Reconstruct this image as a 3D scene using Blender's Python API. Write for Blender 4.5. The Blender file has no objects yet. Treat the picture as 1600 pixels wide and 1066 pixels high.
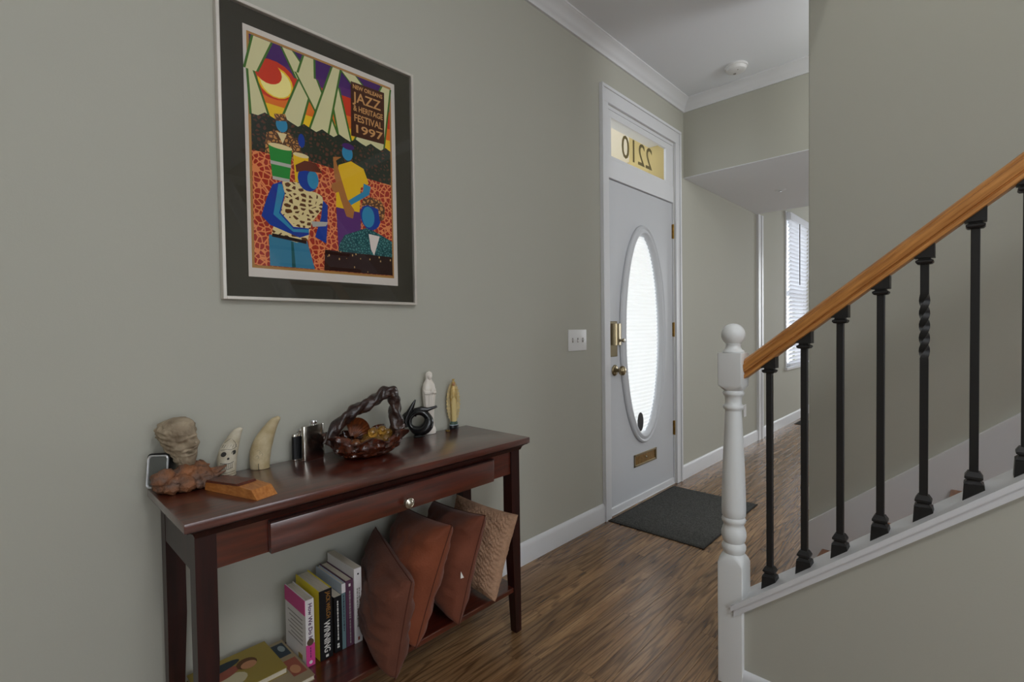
import bpy, bmesh, math, random
from mathutils import Vector, Matrix, noise
random.seed(7)
PI = math.pi
sc = bpy.context.scene
COL = sc.collection

# ------------------------------------------------------------------ camera
F_PX, YAW, PITCH, ROLL = 767.972, math.radians(43.4414), math.radians(-1.3091), math.radians(-0.788)
fw = Vector((math.cos(YAW)*math.cos(PITCH), math.sin(YAW)*math.cos(PITCH), math.sin(PITCH)))
rt = Vector((math.sin(YAW), -math.cos(YAW), 0)); up = rt.cross(fw)
rt, up = rt*math.cos(ROLL)+up*math.sin(ROLL), up*math.cos(ROLL)-rt*math.sin(ROLL)
cd = bpy.data.cameras.new('camera'); cam = bpy.data.objects.new('camera', cd); COL.objects.link(cam)
cd.sensor_fit = 'HORIZONTAL'; cd.sensor_width = 36.0; cd.lens = F_PX/1600*36.0; cd.clip_start = 0.02
cam.matrix_world = Matrix(((rt.x, up.x, -fw.x, 0), (rt.y, up.y, -fw.y, -1.5953), (rt.z, up.z, -fw.z, 1.1363), (0, 0, 0, 1)))
sc.camera = cam

# ------------------------------------------------------------------ world, lights, exposure
w = bpy.data.worlds.new('World'); sc.world = w; w.use_nodes = True
bg = w.node_tree.nodes['Background']; bg.inputs[0].default_value = (0.86, 0.93, 1.0, 1); bg.inputs[1].default_value = 2.7
def area(name, loc, rot, sx, sy, power, col=(1, 1, 1)):
    l = bpy.data.lights.new(name, 'AREA'); l.shape = 'RECTANGLE'; l.size = sx; l.size_y = sy; l.energy = power; l.color = col
    o = bpy.data.objects.new(name, l); COL.objects.link(o); o.location = loc; o.rotation_euler = rot; return o
# added area lamps brighten the rooms as daylight (each fills one unseen window opening)
area('added_daylight_2', (-0.85, -4.27, 1.55), (PI/2, 0, 0), 1.2, 1.7, 10, (0.98, 0.99, 1.0))
area('added_daylight_3', (0.65, -4.27, 1.55), (PI/2, 0, 0), 1.0, 1.7, 2, (0.98, 0.99, 1.0))
area('added_far_daylight', (9.57, -1.6, 1.5), (0, PI/2, 0), 1.7, 1.6, 40, (0.97, 0.99, 1.0))
area('added_daylight_4', (3.9, -4.27, 1.5), (PI/2, 0, 0), 1.2, 1.6, 20, (0.98, 0.99, 1.0))
sc.view_settings.view_transform = 'Standard'; sc.view_settings.look = 'None'
sc.view_settings.exposure = 0.0; sc.view_settings.gamma = 1.0; sc.view_settings.use_curve_mapping = False
sc.cycles.use_denoising = True
sc.cycles.max_bounces = 10; sc.cycles.diffuse_bounces = 6; sc.cycles.transparent_max_bounces = 12
sc.cycles.sample_clamp_indirect = 6.0

# ------------------------------------------------------------------ materials
def lin(c):
    c = c/255.0
    return c/12.92 if c <= 0.04045 else ((c+0.055)/1.055)**2.4
def rgb(c): return (lin(c[0]), lin(c[1]), lin(c[2]), 1.0)
MATS = {}
def mat(name, col, rough=0.5, metal=0.0, spec=0.5, var=0.0, vscale=8.0, bump=0.0, bscale=60.0, coat=0.0, col2=None, stretch=None, trans=0.0, ior=1.45, sheen=0.0, coords='Object', detail=4.0, rot=None):
    m = bpy.data.materials.new(name); m.use_nodes = True; MATS[name] = m
    nt = m.node_tree; N = nt.nodes; L = nt.links; p = N['Principled BSDF']
    p.inputs['Base Color'].default_value = rgb(col); p.inputs['Roughness'].default_value = rough; p.inputs['Metallic'].default_value = metal
    p.inputs['Specular IOR Level'].default_value = spec; p.inputs['Coat Weight'].default_value = coat; p.inputs['Coat Roughness'].default_value = 0.16
    p.inputs['Transmission Weight'].default_value = trans; p.inputs['IOR'].default_value = ior; p.inputs['Sheen Weight'].default_value = sheen
    if var > 0 or col2 or bump > 0:
        tc = N.new('ShaderNodeTexCoord'); mp = N.new('ShaderNodeMapping'); L.new(tc.outputs[coords], mp.inputs[0])
        if stretch: mp.inputs['Scale'].default_value = stretch
        if rot:
            m0 = N.new('ShaderNodeMapping'); m0.inputs['Rotation'].default_value = rot; L.new(tc.outputs[coords], m0.inputs[0]); L.new(m0.outputs[0], mp.inputs[0])
    if var > 0 or col2:
        nz = N.new('ShaderNodeTexNoise'); nz.inputs['Scale'].default_value = vscale; nz.inputs['Detail'].default_value = detail
        L.new(mp.outputs[0], nz.inputs['Vector'])
        rp = N.new('ShaderNodeValToRGB'); L.new(nz.outputs[0], rp.inputs[0]); L.new(rp.outputs[0], p.inputs['Base Color'])
        a = rgb(col); b = rgb(col2) if col2 else tuple(min(1, x*(1+var)) for x in a[:3])+(1,)
        if not col2: a = tuple(x*(1-var) for x in a[:3])+(1,)
        rp.color_ramp.elements[0].position = 0.32; rp.color_ramp.elements[1].position = 0.68
        rp.color_ramp.elements[0].color = a; rp.color_ramp.elements[1].color = b
    if bump > 0:
        nb = N.new('ShaderNodeTexNoise'); nb.inputs['Scale'].default_value = bscale; nb.inputs['Detail'].default_value = 3
        L.new(mp.outputs[0], nb.inputs['Vector'])
        bp = N.new('ShaderNodeBump'); bp.inputs['Strength'].default_value = bump; bp.inputs['Distance'].default_value = 0.004
        L.new(nb.outputs[0], bp.inputs['Height']); L.new(bp.outputs[0], p.inputs['Normal'])
    return m

def wood_floor(name, planks_in_shader):
    m = bpy.data.materials.new(name); m.use_nodes = True; MATS[name] = m
    nt = m.node_tree; N = nt.nodes; L = nt.links; p = N['Principled BSDF']
    geo = N.new('ShaderNodeNewGeometry'); oi = N.new('ShaderNodeObjectInfo')
    mul = N.new('ShaderNodeMath'); mul.operation = 'MULTIPLY'; mul.inputs[1].default_value = 37.0; L.new(oi.outputs['Random'], mul.inputs[0])
    comb = N.new('ShaderNodeCombineXYZ'); L.new(mul.outputs[0], comb.inputs[0]); L.new(mul.outputs[0], comb.inputs[2])
    add = N.new('ShaderNodeVectorMath'); add.operation = 'ADD'; L.new(geo.outputs['Position'], add.inputs[0]); L.new(comb.outputs[0], add.inputs[1])
    def nz(scale, vec, detail=5.0, rough=0.6):
        mp = N.new('ShaderNodeMapping'); mp.inputs['Scale'].default_value = vec; L.new(add.outputs[0], mp.inputs[0])
        n = N.new('ShaderNodeTexNoise'); n.inputs['Scale'].default_value = scale; n.inputs['Detail'].default_value = detail; n.inputs['Roughness'].default_value = rough
        L.new(mp.outputs[0], n.inputs['Vector']); return n
    big = nz(2.2, (1.0, 9.0, 1.0)); fine = nz(9.0, (1.0, 26.0, 1.0), 3.0)
    rg = nz(1.5, (0.55, 7.5, 1.0), 2.0, 0.45)
    k1 = N.new('ShaderNodeMath'); k1.operation = 'MULTIPLY'; k1.inputs[1].default_value = 85.0; L.new(rg.outputs[0], k1.inputs[0])
    k2 = N.new('ShaderNodeMath'); k2.operation = 'SINE'; L.new(k1.outputs[0], k2.inputs[0])
    k3 = N.new('ShaderNodeMapRange'); L.new(k2.outputs[0], k3.inputs[0]); k3.inputs[1].default_value = -1.0; k3.inputs[2].default_value = 1.0
    r1 = N.new('ShaderNodeValToRGB'); L.new(big.outputs[0], r1.inputs[0])
    e = r1.color_ramp.elements; e[0].position = 0.3; e[0].color = rgb((128, 92, 58)); e[1].position = 0.72; e[1].color = rgb((170, 132, 92))
    r2 = N.new('ShaderNodeValToRGB'); L.new(k3.outputs[0], r2.inputs[0])
    e = r2.color_ramp.elements; e[0].position = 0.0; e[0].color = (0.40, 0.36, 0.33, 1); e[1].position = 0.42; e[1].color = (1, 1, 1, 1)
    r3 = N.new('ShaderNodeValToRGB'); L.new(fine.outputs[0], r3.inputs[0])
    e = r3.color_ramp.elements; e[0].position = 0.33; e[0].color = (0.45, 0.42, 0.40, 1); e[1].position = 0.55; e[1].color = (1, 1, 1, 1)
    m1 = N.new('ShaderNodeMix'); m1.data_type = 'RGBA'; m1.blend_type = 'MULTIPLY'; m1.inputs[0].default_value = 0.8
    L.new(r1.outputs[0], m1.inputs[6]); L.new(r2.outputs[0], m1.inputs[7])
    m2 = N.new('ShaderNodeMix'); m2.data_type = 'RGBA'; m2.blend_type = 'MULTIPLY'; m2.inputs[0].default_value = 0.75
    L.new(m1.outputs[2], m2.inputs[6]); L.new(r3.outputs[0], m2.inputs[7])
    hsv = N.new('ShaderNodeHueSaturation'); L.new(m2.outputs[2], hsv.inputs['Color'])
    mr = N.new('ShaderNodeMapRange'); L.new(oi.outputs['Random'], mr.inputs[0]); mr.inputs[3].default_value = 0.82; mr.inputs[4].default_value = 1.14
    L.new(mr.outputs[0], hsv.inputs['Value']); L.new(hsv.outputs[0], p.inputs['Base Color'])
    if planks_in_shader:
        br = N.new('ShaderNodeTexBrick'); br.inputs['Scale'].default_value = 1.0; br.inputs['Brick Width'].default_value = 1.0
        br.inputs['Row Height'].default_value = 0.057; br.inputs['Mortar Size'].default_value = 0.0007
        br.inputs[1].default_value = (1, 1, 1, 1); br.inputs[2].default_value = (0.75, 0.75, 0.75, 1); br.inputs[3].default_value = (0.1, 0.1, 0.1, 1)
        L.new(geo.outputs['Position'], br.inputs['Vector'])
        m3 = N.new('ShaderNodeMix'); m3.data_type = 'RGBA'; m3.blend_type = 'MULTIPLY'; m3.inputs[0].default_value = 1.0
        L.new(hsv.outputs[0], m3.inputs[6]); L.new(br.outputs[0], m3.inputs[7]); L.new(m3.outputs[2], p.inputs['Base Color'])
    p.inputs['Roughness'].default_value = 0.27; p.inputs['Specular IOR Level'].default_value = 0.95
    bp = N.new('ShaderNodeBump'); bp.inputs['Strength'].default_value = 0.12; bp.inputs['Distance'].default_value = 0.002
    L.new(fine.outputs[0], bp.inputs['Height']); L.new(bp.outputs[0], p.inputs['Normal'])
    return m

def grain_wood(name, c1, c2, rough, coat=0.0, stretch=(1.5, 20, 20), scale=3.0, spec=0.5, rot=None):
    return mat(name, c1, rough, col2=c2, vscale=scale, stretch=stretch, coat=coat, spec=spec, detail=6.0, rot=rot)

def pane_mat(name, tint=(1, 1, 1, 1), ior=1.45):
    m = bpy.data.materials.new(name); m.use_nodes = True; MATS[name] = m
    nt = m.node_tree; N = nt.nodes; L = nt.links; N.remove(N['Principled BSDF'])
    fr = N.new('ShaderNodeFresnel'); fr.inputs[0].default_value = ior
    tr = N.new('ShaderNodeBsdfTransparent'); tr.inputs[0].default_value = tint; gl = N.new('ShaderNodeBsdfGlossy'); gl.inputs['Roughness'].default_value = 0.0
    ge = N.new('ShaderNodeNewGeometry'); iv = N.new('ShaderNodeMath'); iv.operation = 'SUBTRACT'; iv.inputs[0].default_value = 1.0; L.new(ge.outputs['Backfacing'], iv.inputs[1])
    mu = N.new('ShaderNodeMath'); mu.operation = 'MULTIPLY'; L.new(fr.outputs[0], mu.inputs[0]); L.new(iv.outputs[0], mu.inputs[1])   # one reflection, on the outer face
    mx = N.new('ShaderNodeMixShader'); L.new(mu.outputs[0], mx.inputs[0]); L.new(tr.outputs[0], mx.inputs[1]); L.new(gl.outputs[0], mx.inputs[2])
    L.new(mx.outputs[0], N['Material Output'].inputs[0]); return m
def translucent(name, col, diff=0.35):
    m = bpy.data.materials.new(name); m.use_nodes = True; MATS[name] = m
    nt = m.node_tree; N = nt.nodes; L = nt.links; N.remove(N['Principled BSDF'])
    a = N.new('ShaderNodeBsdfTranslucent'); b = N.new('ShaderNodeBsdfDiffuse'); a.inputs[0].default_value = rgb(col); b.inputs[0].default_value = rgb(col)
    mx = N.new('ShaderNodeMixShader'); mx.inputs[0].default_value = diff; L.new(a.outputs[0], mx.inputs[1]); L.new(b.outputs[0], mx.inputs[2])
    L.new(mx.outputs[0], N['Material Output'].inputs[0]); return m

mat('wall_paint', (183, 182, 171), 0.75, spec=0.25, bump=0.05, bscale=220)
mat('ceiling_paint', (232, 235, 240), 0.9, spec=0.1)
mat('trim_white', (222, 223, 226), 0.38, spec=0.4)
mat('door_white', (200, 202, 206), 0.42, spec=0.4)
mat('newel_white', (226, 228, 228), 0.32, spec=0.5)
wood_floor('floor_oak', False); wood_floor('floor_oak_far', True)
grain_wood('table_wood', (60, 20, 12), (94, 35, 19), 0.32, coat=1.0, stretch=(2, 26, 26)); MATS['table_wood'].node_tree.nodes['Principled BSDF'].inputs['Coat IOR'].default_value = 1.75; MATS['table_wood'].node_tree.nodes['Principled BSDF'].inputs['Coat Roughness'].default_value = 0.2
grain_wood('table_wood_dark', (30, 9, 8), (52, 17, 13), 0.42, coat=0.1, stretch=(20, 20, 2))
grain_wood('rail_oak', (158, 100, 46), (206, 144, 78), 0.4, coat=0.15, stretch=(45, 2.2, 45), scale=4, rot=(math.atan(0.812), 0, 0))
grain_wood('tread_oak', (120, 78, 52), (156, 106, 72), 0.4, stretch=(3, 30, 30))
mat('iron', (44, 43, 43), 0.42, metal=0.35, spec=0.5)
mat('steel', (205, 200, 192), 0.2, metal=1.0)
mat('nickel', (196, 190, 176), 0.28, metal=1.0)
mat('old_brass', (150, 118, 62), 0.35, metal=1.0, var=0.25, vscale=40)
mat('lock_brass', (160, 146, 116), 0.3, metal=1.0)
mat('black_plastic', (22, 22, 24), 0.35)
mat('black_leather', (14, 14, 17), 0.4, bump=0.3, bscale=500)
mat('chrome', (225, 225, 228), 0.12, metal=1.0); mat('silver_plastic', (206, 208, 210), 0.3, metal=0.4)
mat('screen_grey', (92, 94, 90), 0.3)
mat('frame_silver', (222, 216, 208), 0.35, metal=0.45)
mat('mat_board', (62, 59, 50), 0.9, spec=0.1)
mat('paper_white', (214, 206, 198), 0.85, spec=0.1)
pane_mat('picture_glass', ior=1.5); pane_mat('window_glass'); pane_mat('door_glass')
translucent('shade_white', (250, 250, 250), 0.3)
translucent('blind_white', (246, 247, 250), 0.6)
mat('stone_head', (176, 160, 136), 0.85, col2=(126, 110, 90), vscale=22, bump=0.6, bscale=120)
mat('burl_wood', (154, 98, 60), 0.6, col2=(100, 84, 76), vscale=26, bump=0.9, bscale=160)
grain_wood('wedge_light', (166, 98, 44), (196, 130, 68), 0.4, stretch=(20, 4, 20), scale=8)
grain_wood('wedge_dark', (74, 36, 26), (112, 56, 38), 0.35, stretch=(20, 4, 20), scale=8)
mat('ivory', (214, 198, 162), 0.45, col2=(176, 156, 116), vscale=30, detail=6)
mat('ivory_pale', (222, 214, 196), 0.45, col2=(190, 178, 150), vscale=34, detail=6)
mat('ink', (58, 56, 52), 0.7)
mat('ink_soft', (128, 120, 108), 0.7)
mat('shell_rim', (64, 40, 32), 0.3, col2=(34, 22, 22), vscale=30, bump=0.7, bscale=110, coat=0.4)
mat('shell_amber', (92, 40, 18), 0.18, col2=(34, 15, 11), vscale=34, bump=0.6, bscale=90, coat=0.7)
mat('shell_fan', (118, 60, 26), 0.3, col2=(66, 32, 18), vscale=60)
mat('amber_glass', (236, 184, 84), 0.04, trans=0.85, ior=1.45, coat=0.6)
mat('amber_glass_brown', (150, 88, 40), 0.1, trans=0.45, ior=1.45, coat=0.6)
mat('black_stone', (20, 20, 21), 0.2, coat=0.4)
mat('white_ceramic', (232, 224, 214), 0.35, coat=0.3)
mat('gold_robe', (186, 150, 74), 0.4, metal=0.3, col2=(212, 190, 138), vscale=70)
mat('gold_rays', (206, 184, 128), 0.45, metal=0.2, col2=(168, 150, 112), vscale=90)
mat('gold_base_green', (70, 92, 78), 0.5); mat('gold_skirt', (222, 198, 136), 0.5)
mat('cushion_brown', (112, 62, 44), 0.75, spec=0.25, sheen=0.12, var=0.16, vscale=9, bump=0.25, bscale=160)
mat('cushion_dark', (98, 58, 44), 0.8, spec=0.2, sheen=0.1, var=0.18, vscale=9, bump=0.25, bscale=160)
mat('cushion_rust', (122, 64, 40), 0.72, spec=0.25, sheen=0.12, var=0.16, vscale=8, bump=0.25, bscale=160)
mat('cushion_tan', (178, 142, 116), 0.95, spec=0.1, var=0.12, vscale=60, bump=0.8, bscale=260)
mat('thread', (84, 42, 28), 0.8); mat('tag_white', (230, 228, 222), 0.8)
mat('page', (206, 196, 178), 0.9, var=0.08, vscale=6, stretch=(90, 4, 4))
for n, c in {'pink': (206, 70, 140), 'book_white': (226, 222, 222), 'yellow': (226, 206, 60), 'book_black': (24, 24, 26), 'teal': (104, 128, 134), 'purple': (92, 58, 80),
             'pale_blue': (188, 200, 214), 'gold_ink': (148, 104, 48), 'white_ink': (226, 224, 218), 'grey_ink': (150, 146, 142), 'purple_ink': (88, 46, 92), 'cover_brown': (92, 74, 58),
             'olive': (150, 130, 62), 'cover_tan': (150, 134, 106), 'cover_night': (52, 62, 72), 'cover_moon': (140, 150, 150), 'skin_tan': (186, 132, 96), 'cloak': (44, 56, 62), 'rose': (150, 82, 66), 'cream': (196, 184, 150), 'hair': (96, 62, 36)}.items():
    mat(n, c, 0.5, spec=0.35)
mat('mat_grey', (98, 98, 95), 0.95, spec=0.1, col2=(62, 62, 60), vscale=160, bump=0.9, bscale=420)
mat('mat_edge', (30, 26, 24), 0.8)
mat('digit_paint', (118, 104, 58), 0.6)
mat('porch_cream', (246, 240, 230), 0.8, spec=0.1); mat('porch_tan', (198, 178, 124), 0.8, spec=0.1); mat('porch_floor', (190, 186, 178), 0.9)
mat('sticker_dark', (30, 30, 32), 0.5)
mat('plate_white', (228, 228, 228), 0.4)
mat('vent_dark', (60, 50, 44), 0.6)

# ------------------------------------------------------------------ mesh helpers
class G:
    def __init__(s): s.v = []; s.f = []; s.mi = []; s.cur = 0
    def add(s, vs, fs):
        b = len(s.v); s.v += [Vector(v) for v in vs]
        for f in fs: s.f.append([b+i for i in f]); s.mi.append(s.cur)
        return s
    def box(s, x0, x1, y0, y1, z0, z1, bev=0.0, seg=1, M=None):
        bm = bmesh.new(); bmesh.ops.create_cube(bm, size=1.0)
        for v in bm.verts: v.co = Vector(((x0+x1)/2+v.co.x*(x1-x0), (y0+y1)/2+v.co.y*(y1-y0), (z0+z1)/2+v.co.z*(z1-z0)))
        if bev > 0: bmesh.ops.bevel(bm, geom=bm.edges[:], offset=bev, segments=seg, affect='EDGES', profile=0.5)
        return s.bm(bm, M)
    def bm(s, bm, M=None):
        bm.verts.index_update()
        vs = [(M @ v.co) if M else v.co.copy() for v in bm.verts]; fs = [[v.index for v in f.verts] for f in bm.faces]; bm.free()
        return s.add(vs, fs)
    def prism(s, poly, axis, a, b, M=None):
        # poly: 2D points in the plane perpendicular to axis ('x': (y,z), 'y': (x,z), 'z': (x,y))
        def P(p, t): 
            q = {'x': (t, p[0], p[1]), 'y': (p[0], t, p[1]), 'z': (p[0], p[1], t)}[axis]; q = Vector(q); return (M @ q) if M else q
        n = len(poly); vs = [P(p, a) for p in poly]+[P(p, b) for p in poly]
        fs = [list(range(n))[::-1], list(range(n, 2*n))]+[[i, (i+1) % n, n+(i+1) % n, n+i] for i in range(n)]
        return s.add(vs, fs)
    def rings(s, rings, cap=True, closed=False):
        n = len(rings[0]); vs = [p for r in rings for p in r]; fs = []
        R = len(rings)
        for i in range(R if closed else R-1):
            a, b = i*n, ((i+1) % R)*n
            for j in range(n): fs.append([a+j, a+(j+1) % n, b+(j+1) % n, b+j])
        if cap and not closed: fs.append(list(range(n))[::-1]); fs.append(list(range((R-1)*n, R*n)))
        return s.add(vs, fs)
    def lathe(s, prof, c=(0, 0, 0), seg=28, sx=1.0, sy=1.0, M=None):
        rs = []
        for r, z in prof:
            ring = []
            for j in range(seg):
                a = 2*PI*j/seg; q = Vector((r*math.cos(a)*sx, r*math.sin(a)*sy, z))
                q = (M @ q) if M else q+Vector(c); ring.append(q)
            rs.append(ring)
        return s.rings(rs)
    def tube(s, path, rad, seg=12, squash=None, cap=True, fn=None):
        path = [Vector(p) for p in path]; rs = []; nrm = None
        for i, p in enumerate(path):
            t = (path[min(i+1, len(path)-1)]-path[max(i-1, 0)]).normalized()
            if nrm is None:
                h = Vector((0, 0, 1)) if abs(t.z) < 0.9 else Vector((1, 0, 0)); nrm = (h-t*h.dot(t)).normalized()
            else: nrm = (nrm-t*nrm.dot(t)).normalized()
            bn = t.cross(nrm); r = rad[i] if hasattr(rad, '__len__') else rad; ring = []
            for j in range(seg):
                a = 2*PI*j/seg; k = fn(i/(len(path)-1), a) if fn else 1.0
                ring.append(p+(nrm*math.cos(a)+bn*math.sin(a)*(squash or 1.0))*r*k)
            rs.append(ring)
        return s.rings(rs, cap)
    def grid(s, fn, nu, nv, wrap_u=False):
        vs = [fn(i/(nu if wrap_u else nu-1), j/(nv-1)) for j in range(nv) for i in range(nu)]; fs = []
        for j in range(nv-1):
            for i in range(nu if wrap_u else nu-1):
                fs.append([j*nu+i, j*nu+(i+1) % nu, (j+1)*nu+(i+1) % nu, (j+1)*nu+i])
        return s.add(vs, fs)
    def ico(s, c, r, sub=3, fn=None, sc=(1, 1, 1)):
        bm = bmesh.new(); bmesh.ops.create_icosphere(bm, subdivisions=sub, radius=1.0)
        for v in bm.verts:
            d = v.co.normalized(); k = fn(d) if fn else 1.0
            v.co = Vector(c)+Vector((d.x*sc[0], d.y*sc[1], d.z*sc[2]))*r*k
        return s.bm(bm)
    def poly(s, pts): return s.add(pts, [list(range(len(pts)))])
    def build(s, name, m, parent=None, smooth=35, kind=None, fixn=True, origin=None):
        me = bpy.data.meshes.new(name)
        if parent is not None: off = wloc(parent)
        elif origin is not None: off = Vector(origin)
        else:
            xs = [v.x for v in s.v]; ys = [v.y for v in s.v]; off = Vector(((min(xs)+max(xs))/2, (min(ys)+max(ys))/2, min(v.z for v in s.v)))
        me.from_pydata([v-off for v in s.v], [], s.f)
        ms = m if isinstance(m, (list, tuple)) else [m]
        for q in ms: me.materials.append(MATS[q])
        if len(ms) > 1: me.polygons.foreach_set('material_index', s.mi)
        if fixn:
            bm = bmesh.new(); bm.from_mesh(me); bmesh.ops.recalc_face_normals(bm, faces=bm.faces[:]); bm.to_mesh(me); bm.free()
        if smooth:
            me.polygons.foreach_set('use_smooth', [True]*len(me.polygons)); me.set_sharp_from_angle(angle=math.radians(smooth))
        me.update()
        o = bpy.data.objects.new(name, me); COL.objects.link(o)
        if parent is not None: o.parent = parent
        else: o.location = off
        if kind: o['kind'] = kind
        return o
def wloc(o):
    v = Vector(o.location)
    while o.parent: o = o.parent; v += o.location
    return v
def thing(name, label, cat, loc, group=None):
    o = bpy.data.objects.new(name, None); COL.objects.link(o); o.location = loc; o.empty_display_size = 0.05
    return tag(o, label, cat, group)
def tag(o, label, cat, group=None):
    o['label'] = label; o['category'] = cat
    if group: o['group'] = group
    return o
def struct(name, g, m, parent=None, smooth=30): return g.build(name, m, parent, smooth, kind='structure')
def B(x0, x1, y0, y1, z0, z1, bev=0.0, seg=1): return G().box(x0, x1, y0, y1, z0, z1, bev, seg)
def copy_tree(o, parent=None, shift=None):
    c = o.copy(); COL.objects.link(c)
    if parent is not None: c.parent = parent
    if shift is not None: c.location = Vector(o.location)+Vector(shift)
    for ch in list(o.children): copy_tree(ch, c)
    return c
def text_part(name, txt, size, m, parent, M, ext=0.0004, align='LEFT', xs=1.0, font_bold=0.0):
    cu = bpy.data.curves.new('lettering', 'FONT'); cu.body = txt; cu.size = size; cu.extrude = ext; cu.align_x = align; cu.resolution_u = 3; cu.offset = font_bold
    t = bpy.data.objects.new('lettering', cu); COL.objects.link(t)
    me = bpy.data.meshes.new_from_object(t.evaluated_get(bpy.context.evaluated_depsgraph_get()))
    bpy.data.objects.remove(t); bpy.data.curves.remove(cu)
    me.name = name; off = wloc(parent) if parent else Vector((0, 0, 0))
    me.transform(Matrix.Translation(-off) @ M @ Matrix.Diagonal((xs, 1, 1, 1)))
    me.materials.clear(); me.materials.append(MATS[m])
    o = bpy.data.objects.new(name, me); COL.objects.link(o); o.parent = parent
    return o
def ell(cx, cz, a, b, n=48): return [(cx+a*math.cos(2*PI*i/n), cz+b*math.sin(2*PI*i/n)) for i in range(n)]
def fbm(p, s, o=3): return noise.fractal(Vector(p)*s, 1.0, 2.0, o)

# ================================================================== ROOM SHELL
XB, XS, ZC, ZS = 3.566, 5.224, 2.80, 2.245           # header wall, end of dropped ceiling, ceiling, dropped ceiling
WX0, WX1, WZ0, WZ1 = 6.25, 7.10, 0.66, 2.40           # far window
g = G()
g.box(-2.4, 2.515, 0, 0.14, 0, ZC); g.box(2.515, 3.40, 0, 0.14, 2.46, ZC); g.box(3.40, WX0, 0, 0.14, 0, ZC)
g.box(WX0, WX1, 0, 0.14, 0, WZ0); g.box(WX0, WX1, 0, 0.14, WZ1, ZC); g.box(WX1, 9.5, 0, 0.14, 0, ZC)
struct('wall_left', g, 'wall_paint')
struct('wall_front', B(XB, XB+0.12, -4.2, 0, ZS+0.0045, ZC), 'wall_paint')
g = G().box(2.67, 2.79, -4.2, -1.012, 0, ZC, 0.004)
struct('wall_right', g, 'wall_paint')
g = G()   # wall behind the camera with three openings added for the fill daylight
xs = [(-2.4, -1.45), (-0.25, 0.15), (1.15, 3.3), (4.5, 9.5)]
for a, b in xs: g.box(a, b, -4.34, -4.2, 0, ZC)
for a, b in [(-1.45, -0.25), (0.15, 1.15), (3.3, 4.5)]: g.box(a, b, -4.34, -4.2, 0, 0.7); g.box(a, b, -4.34, -4.2, 2.4, ZC)
struct('wall_back', g, 'wall_paint')
struct('wall_near', B(-2.54, -2.4, -4.34, 0.14, 0, ZC), 'wall_paint')
g = G(); g.box(9.5, 9.64, -4.34, -2.4, 0, ZC); g.box(9.5, 9.64, -0.8, 0.14, 0, ZC); g.box(9.5, 9.64, -2.4, -0.8, 0, 0.65); g.box(9.5, 9.64, -2.4, -0.8, 2.35, ZC)  # unseen end wall, its opening added for the far daylight lamp
struct('wall_far', g, 'wall_paint')
# ceiling, opened above the stairs so the added lamp in the shaft shines down
struct('ceiling', B(-2.54, 1.70, -4.34, 0.14, ZC, ZC+0.1).box(1.70, 2.67, -1.15, 0.14, ZC, ZC+0.1).box(2.67, 9.64, -4.34, 0.14, ZC, ZC+0.1), 'ceiling_paint')
struct('wall_upstairs', B(1.58, 1.70, -4.34, -1.03, ZC+0.1, 5.4).box(2.67, 2.79, -4.34, -1.03, ZC+0.1, 5.4).box(1.70, 2.67, -1.15, -1.03, ZC+0.1, 5.4).box(1.70, 2.67, -4.34, -4.2, ZC, 5.4), 'wall_paint')
struct('ceiling_upstairs', B(1.58, 2.79, -4.34, -1.03, 5.4, 5.5), 'ceiling_paint')
struct('ceiling_passage', B(XB-0.0005, XS, -4.2, -0.0005, ZS, ZS+0.004), 'ceiling_paint')
g = G(); g.box(XS-0.12, XS, -4.2, -0.0005, ZS+0.0045, ZC); struct('wall_passage', g, 'wall_paint')
# frames of the unseen windows added around the daylight lamps
def added_window(n, x0, x1, y, z0, z1):
    o = struct('window_%d' % n, B(x0-0.06, x0, y-0.02, y+0.03, z0-0.06, z1+0.06).box(x1, x1+0.06, y-0.02, y+0.03, z0-0.06, z1+0.06).box(x0, x1, y-0.02, y+0.03, z0-0.06, z0).box(x0, x1, y-0.02, y+0.03, z1, z1+0.06), 'trim_white')
    G().box(x0, x1, y-0.05, y-0.02, (z0+z1)/2-0.02, (z0+z1)/2+0.02).build('meeting_rail', 'trim_white', o)
added_window(2, -1.45, -0.25, -4.2, 0.7, 2.4); added_window(3, 0.15, 1.15, -4.2, 0.7, 2.4); added_window(4, 3.3, 4.5, -4.2, 0.7, 2.4)

# crown moulding (stepped cove profile)
prof = [(0, 0), (0.012, 0), (0.014, 0.012), (0.024, 0.02), (0.034, 0.038), (0.05, 0.054), (0.062, 0.060), (0.068, 0.066), (0.074, 0.068), (0.074, 0.076), (0, 0.076)]
ZK = ZC-0.0755
g = G()
g.add([(-2.4+0, -d, ZK+h) for d, h in prof]+[(XB-d, -d, ZK+h) for d, h in prof], [[i, i+1, len(prof)+i+1, len(prof)+i] for i in range(len(prof)-1)])
struct('trim_1', g, 'trim_white', smooth=50)
g = G()
g.add([(XB-d, -d, ZK+h) for d, h in prof]+[(XB-d, -4.2, ZK+h) for d, h in prof], [[i, i+1, len(prof)+i+1, len(prof)+i] for i in range(len(prof)-1)])
struct('trim_2', g, 'trim_white', smooth=50)
g = G(); n = len(prof)
g.add([(-2.4, -4.2+d, ZK+h) for d, h in prof]+[(2.67, -4.2+d, ZK+h) for d, h in prof], [[i, i+1, n+i+1, n+i] for i in range(n-1)])
struct('trim_3', g, 'trim_white', smooth=50)
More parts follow.
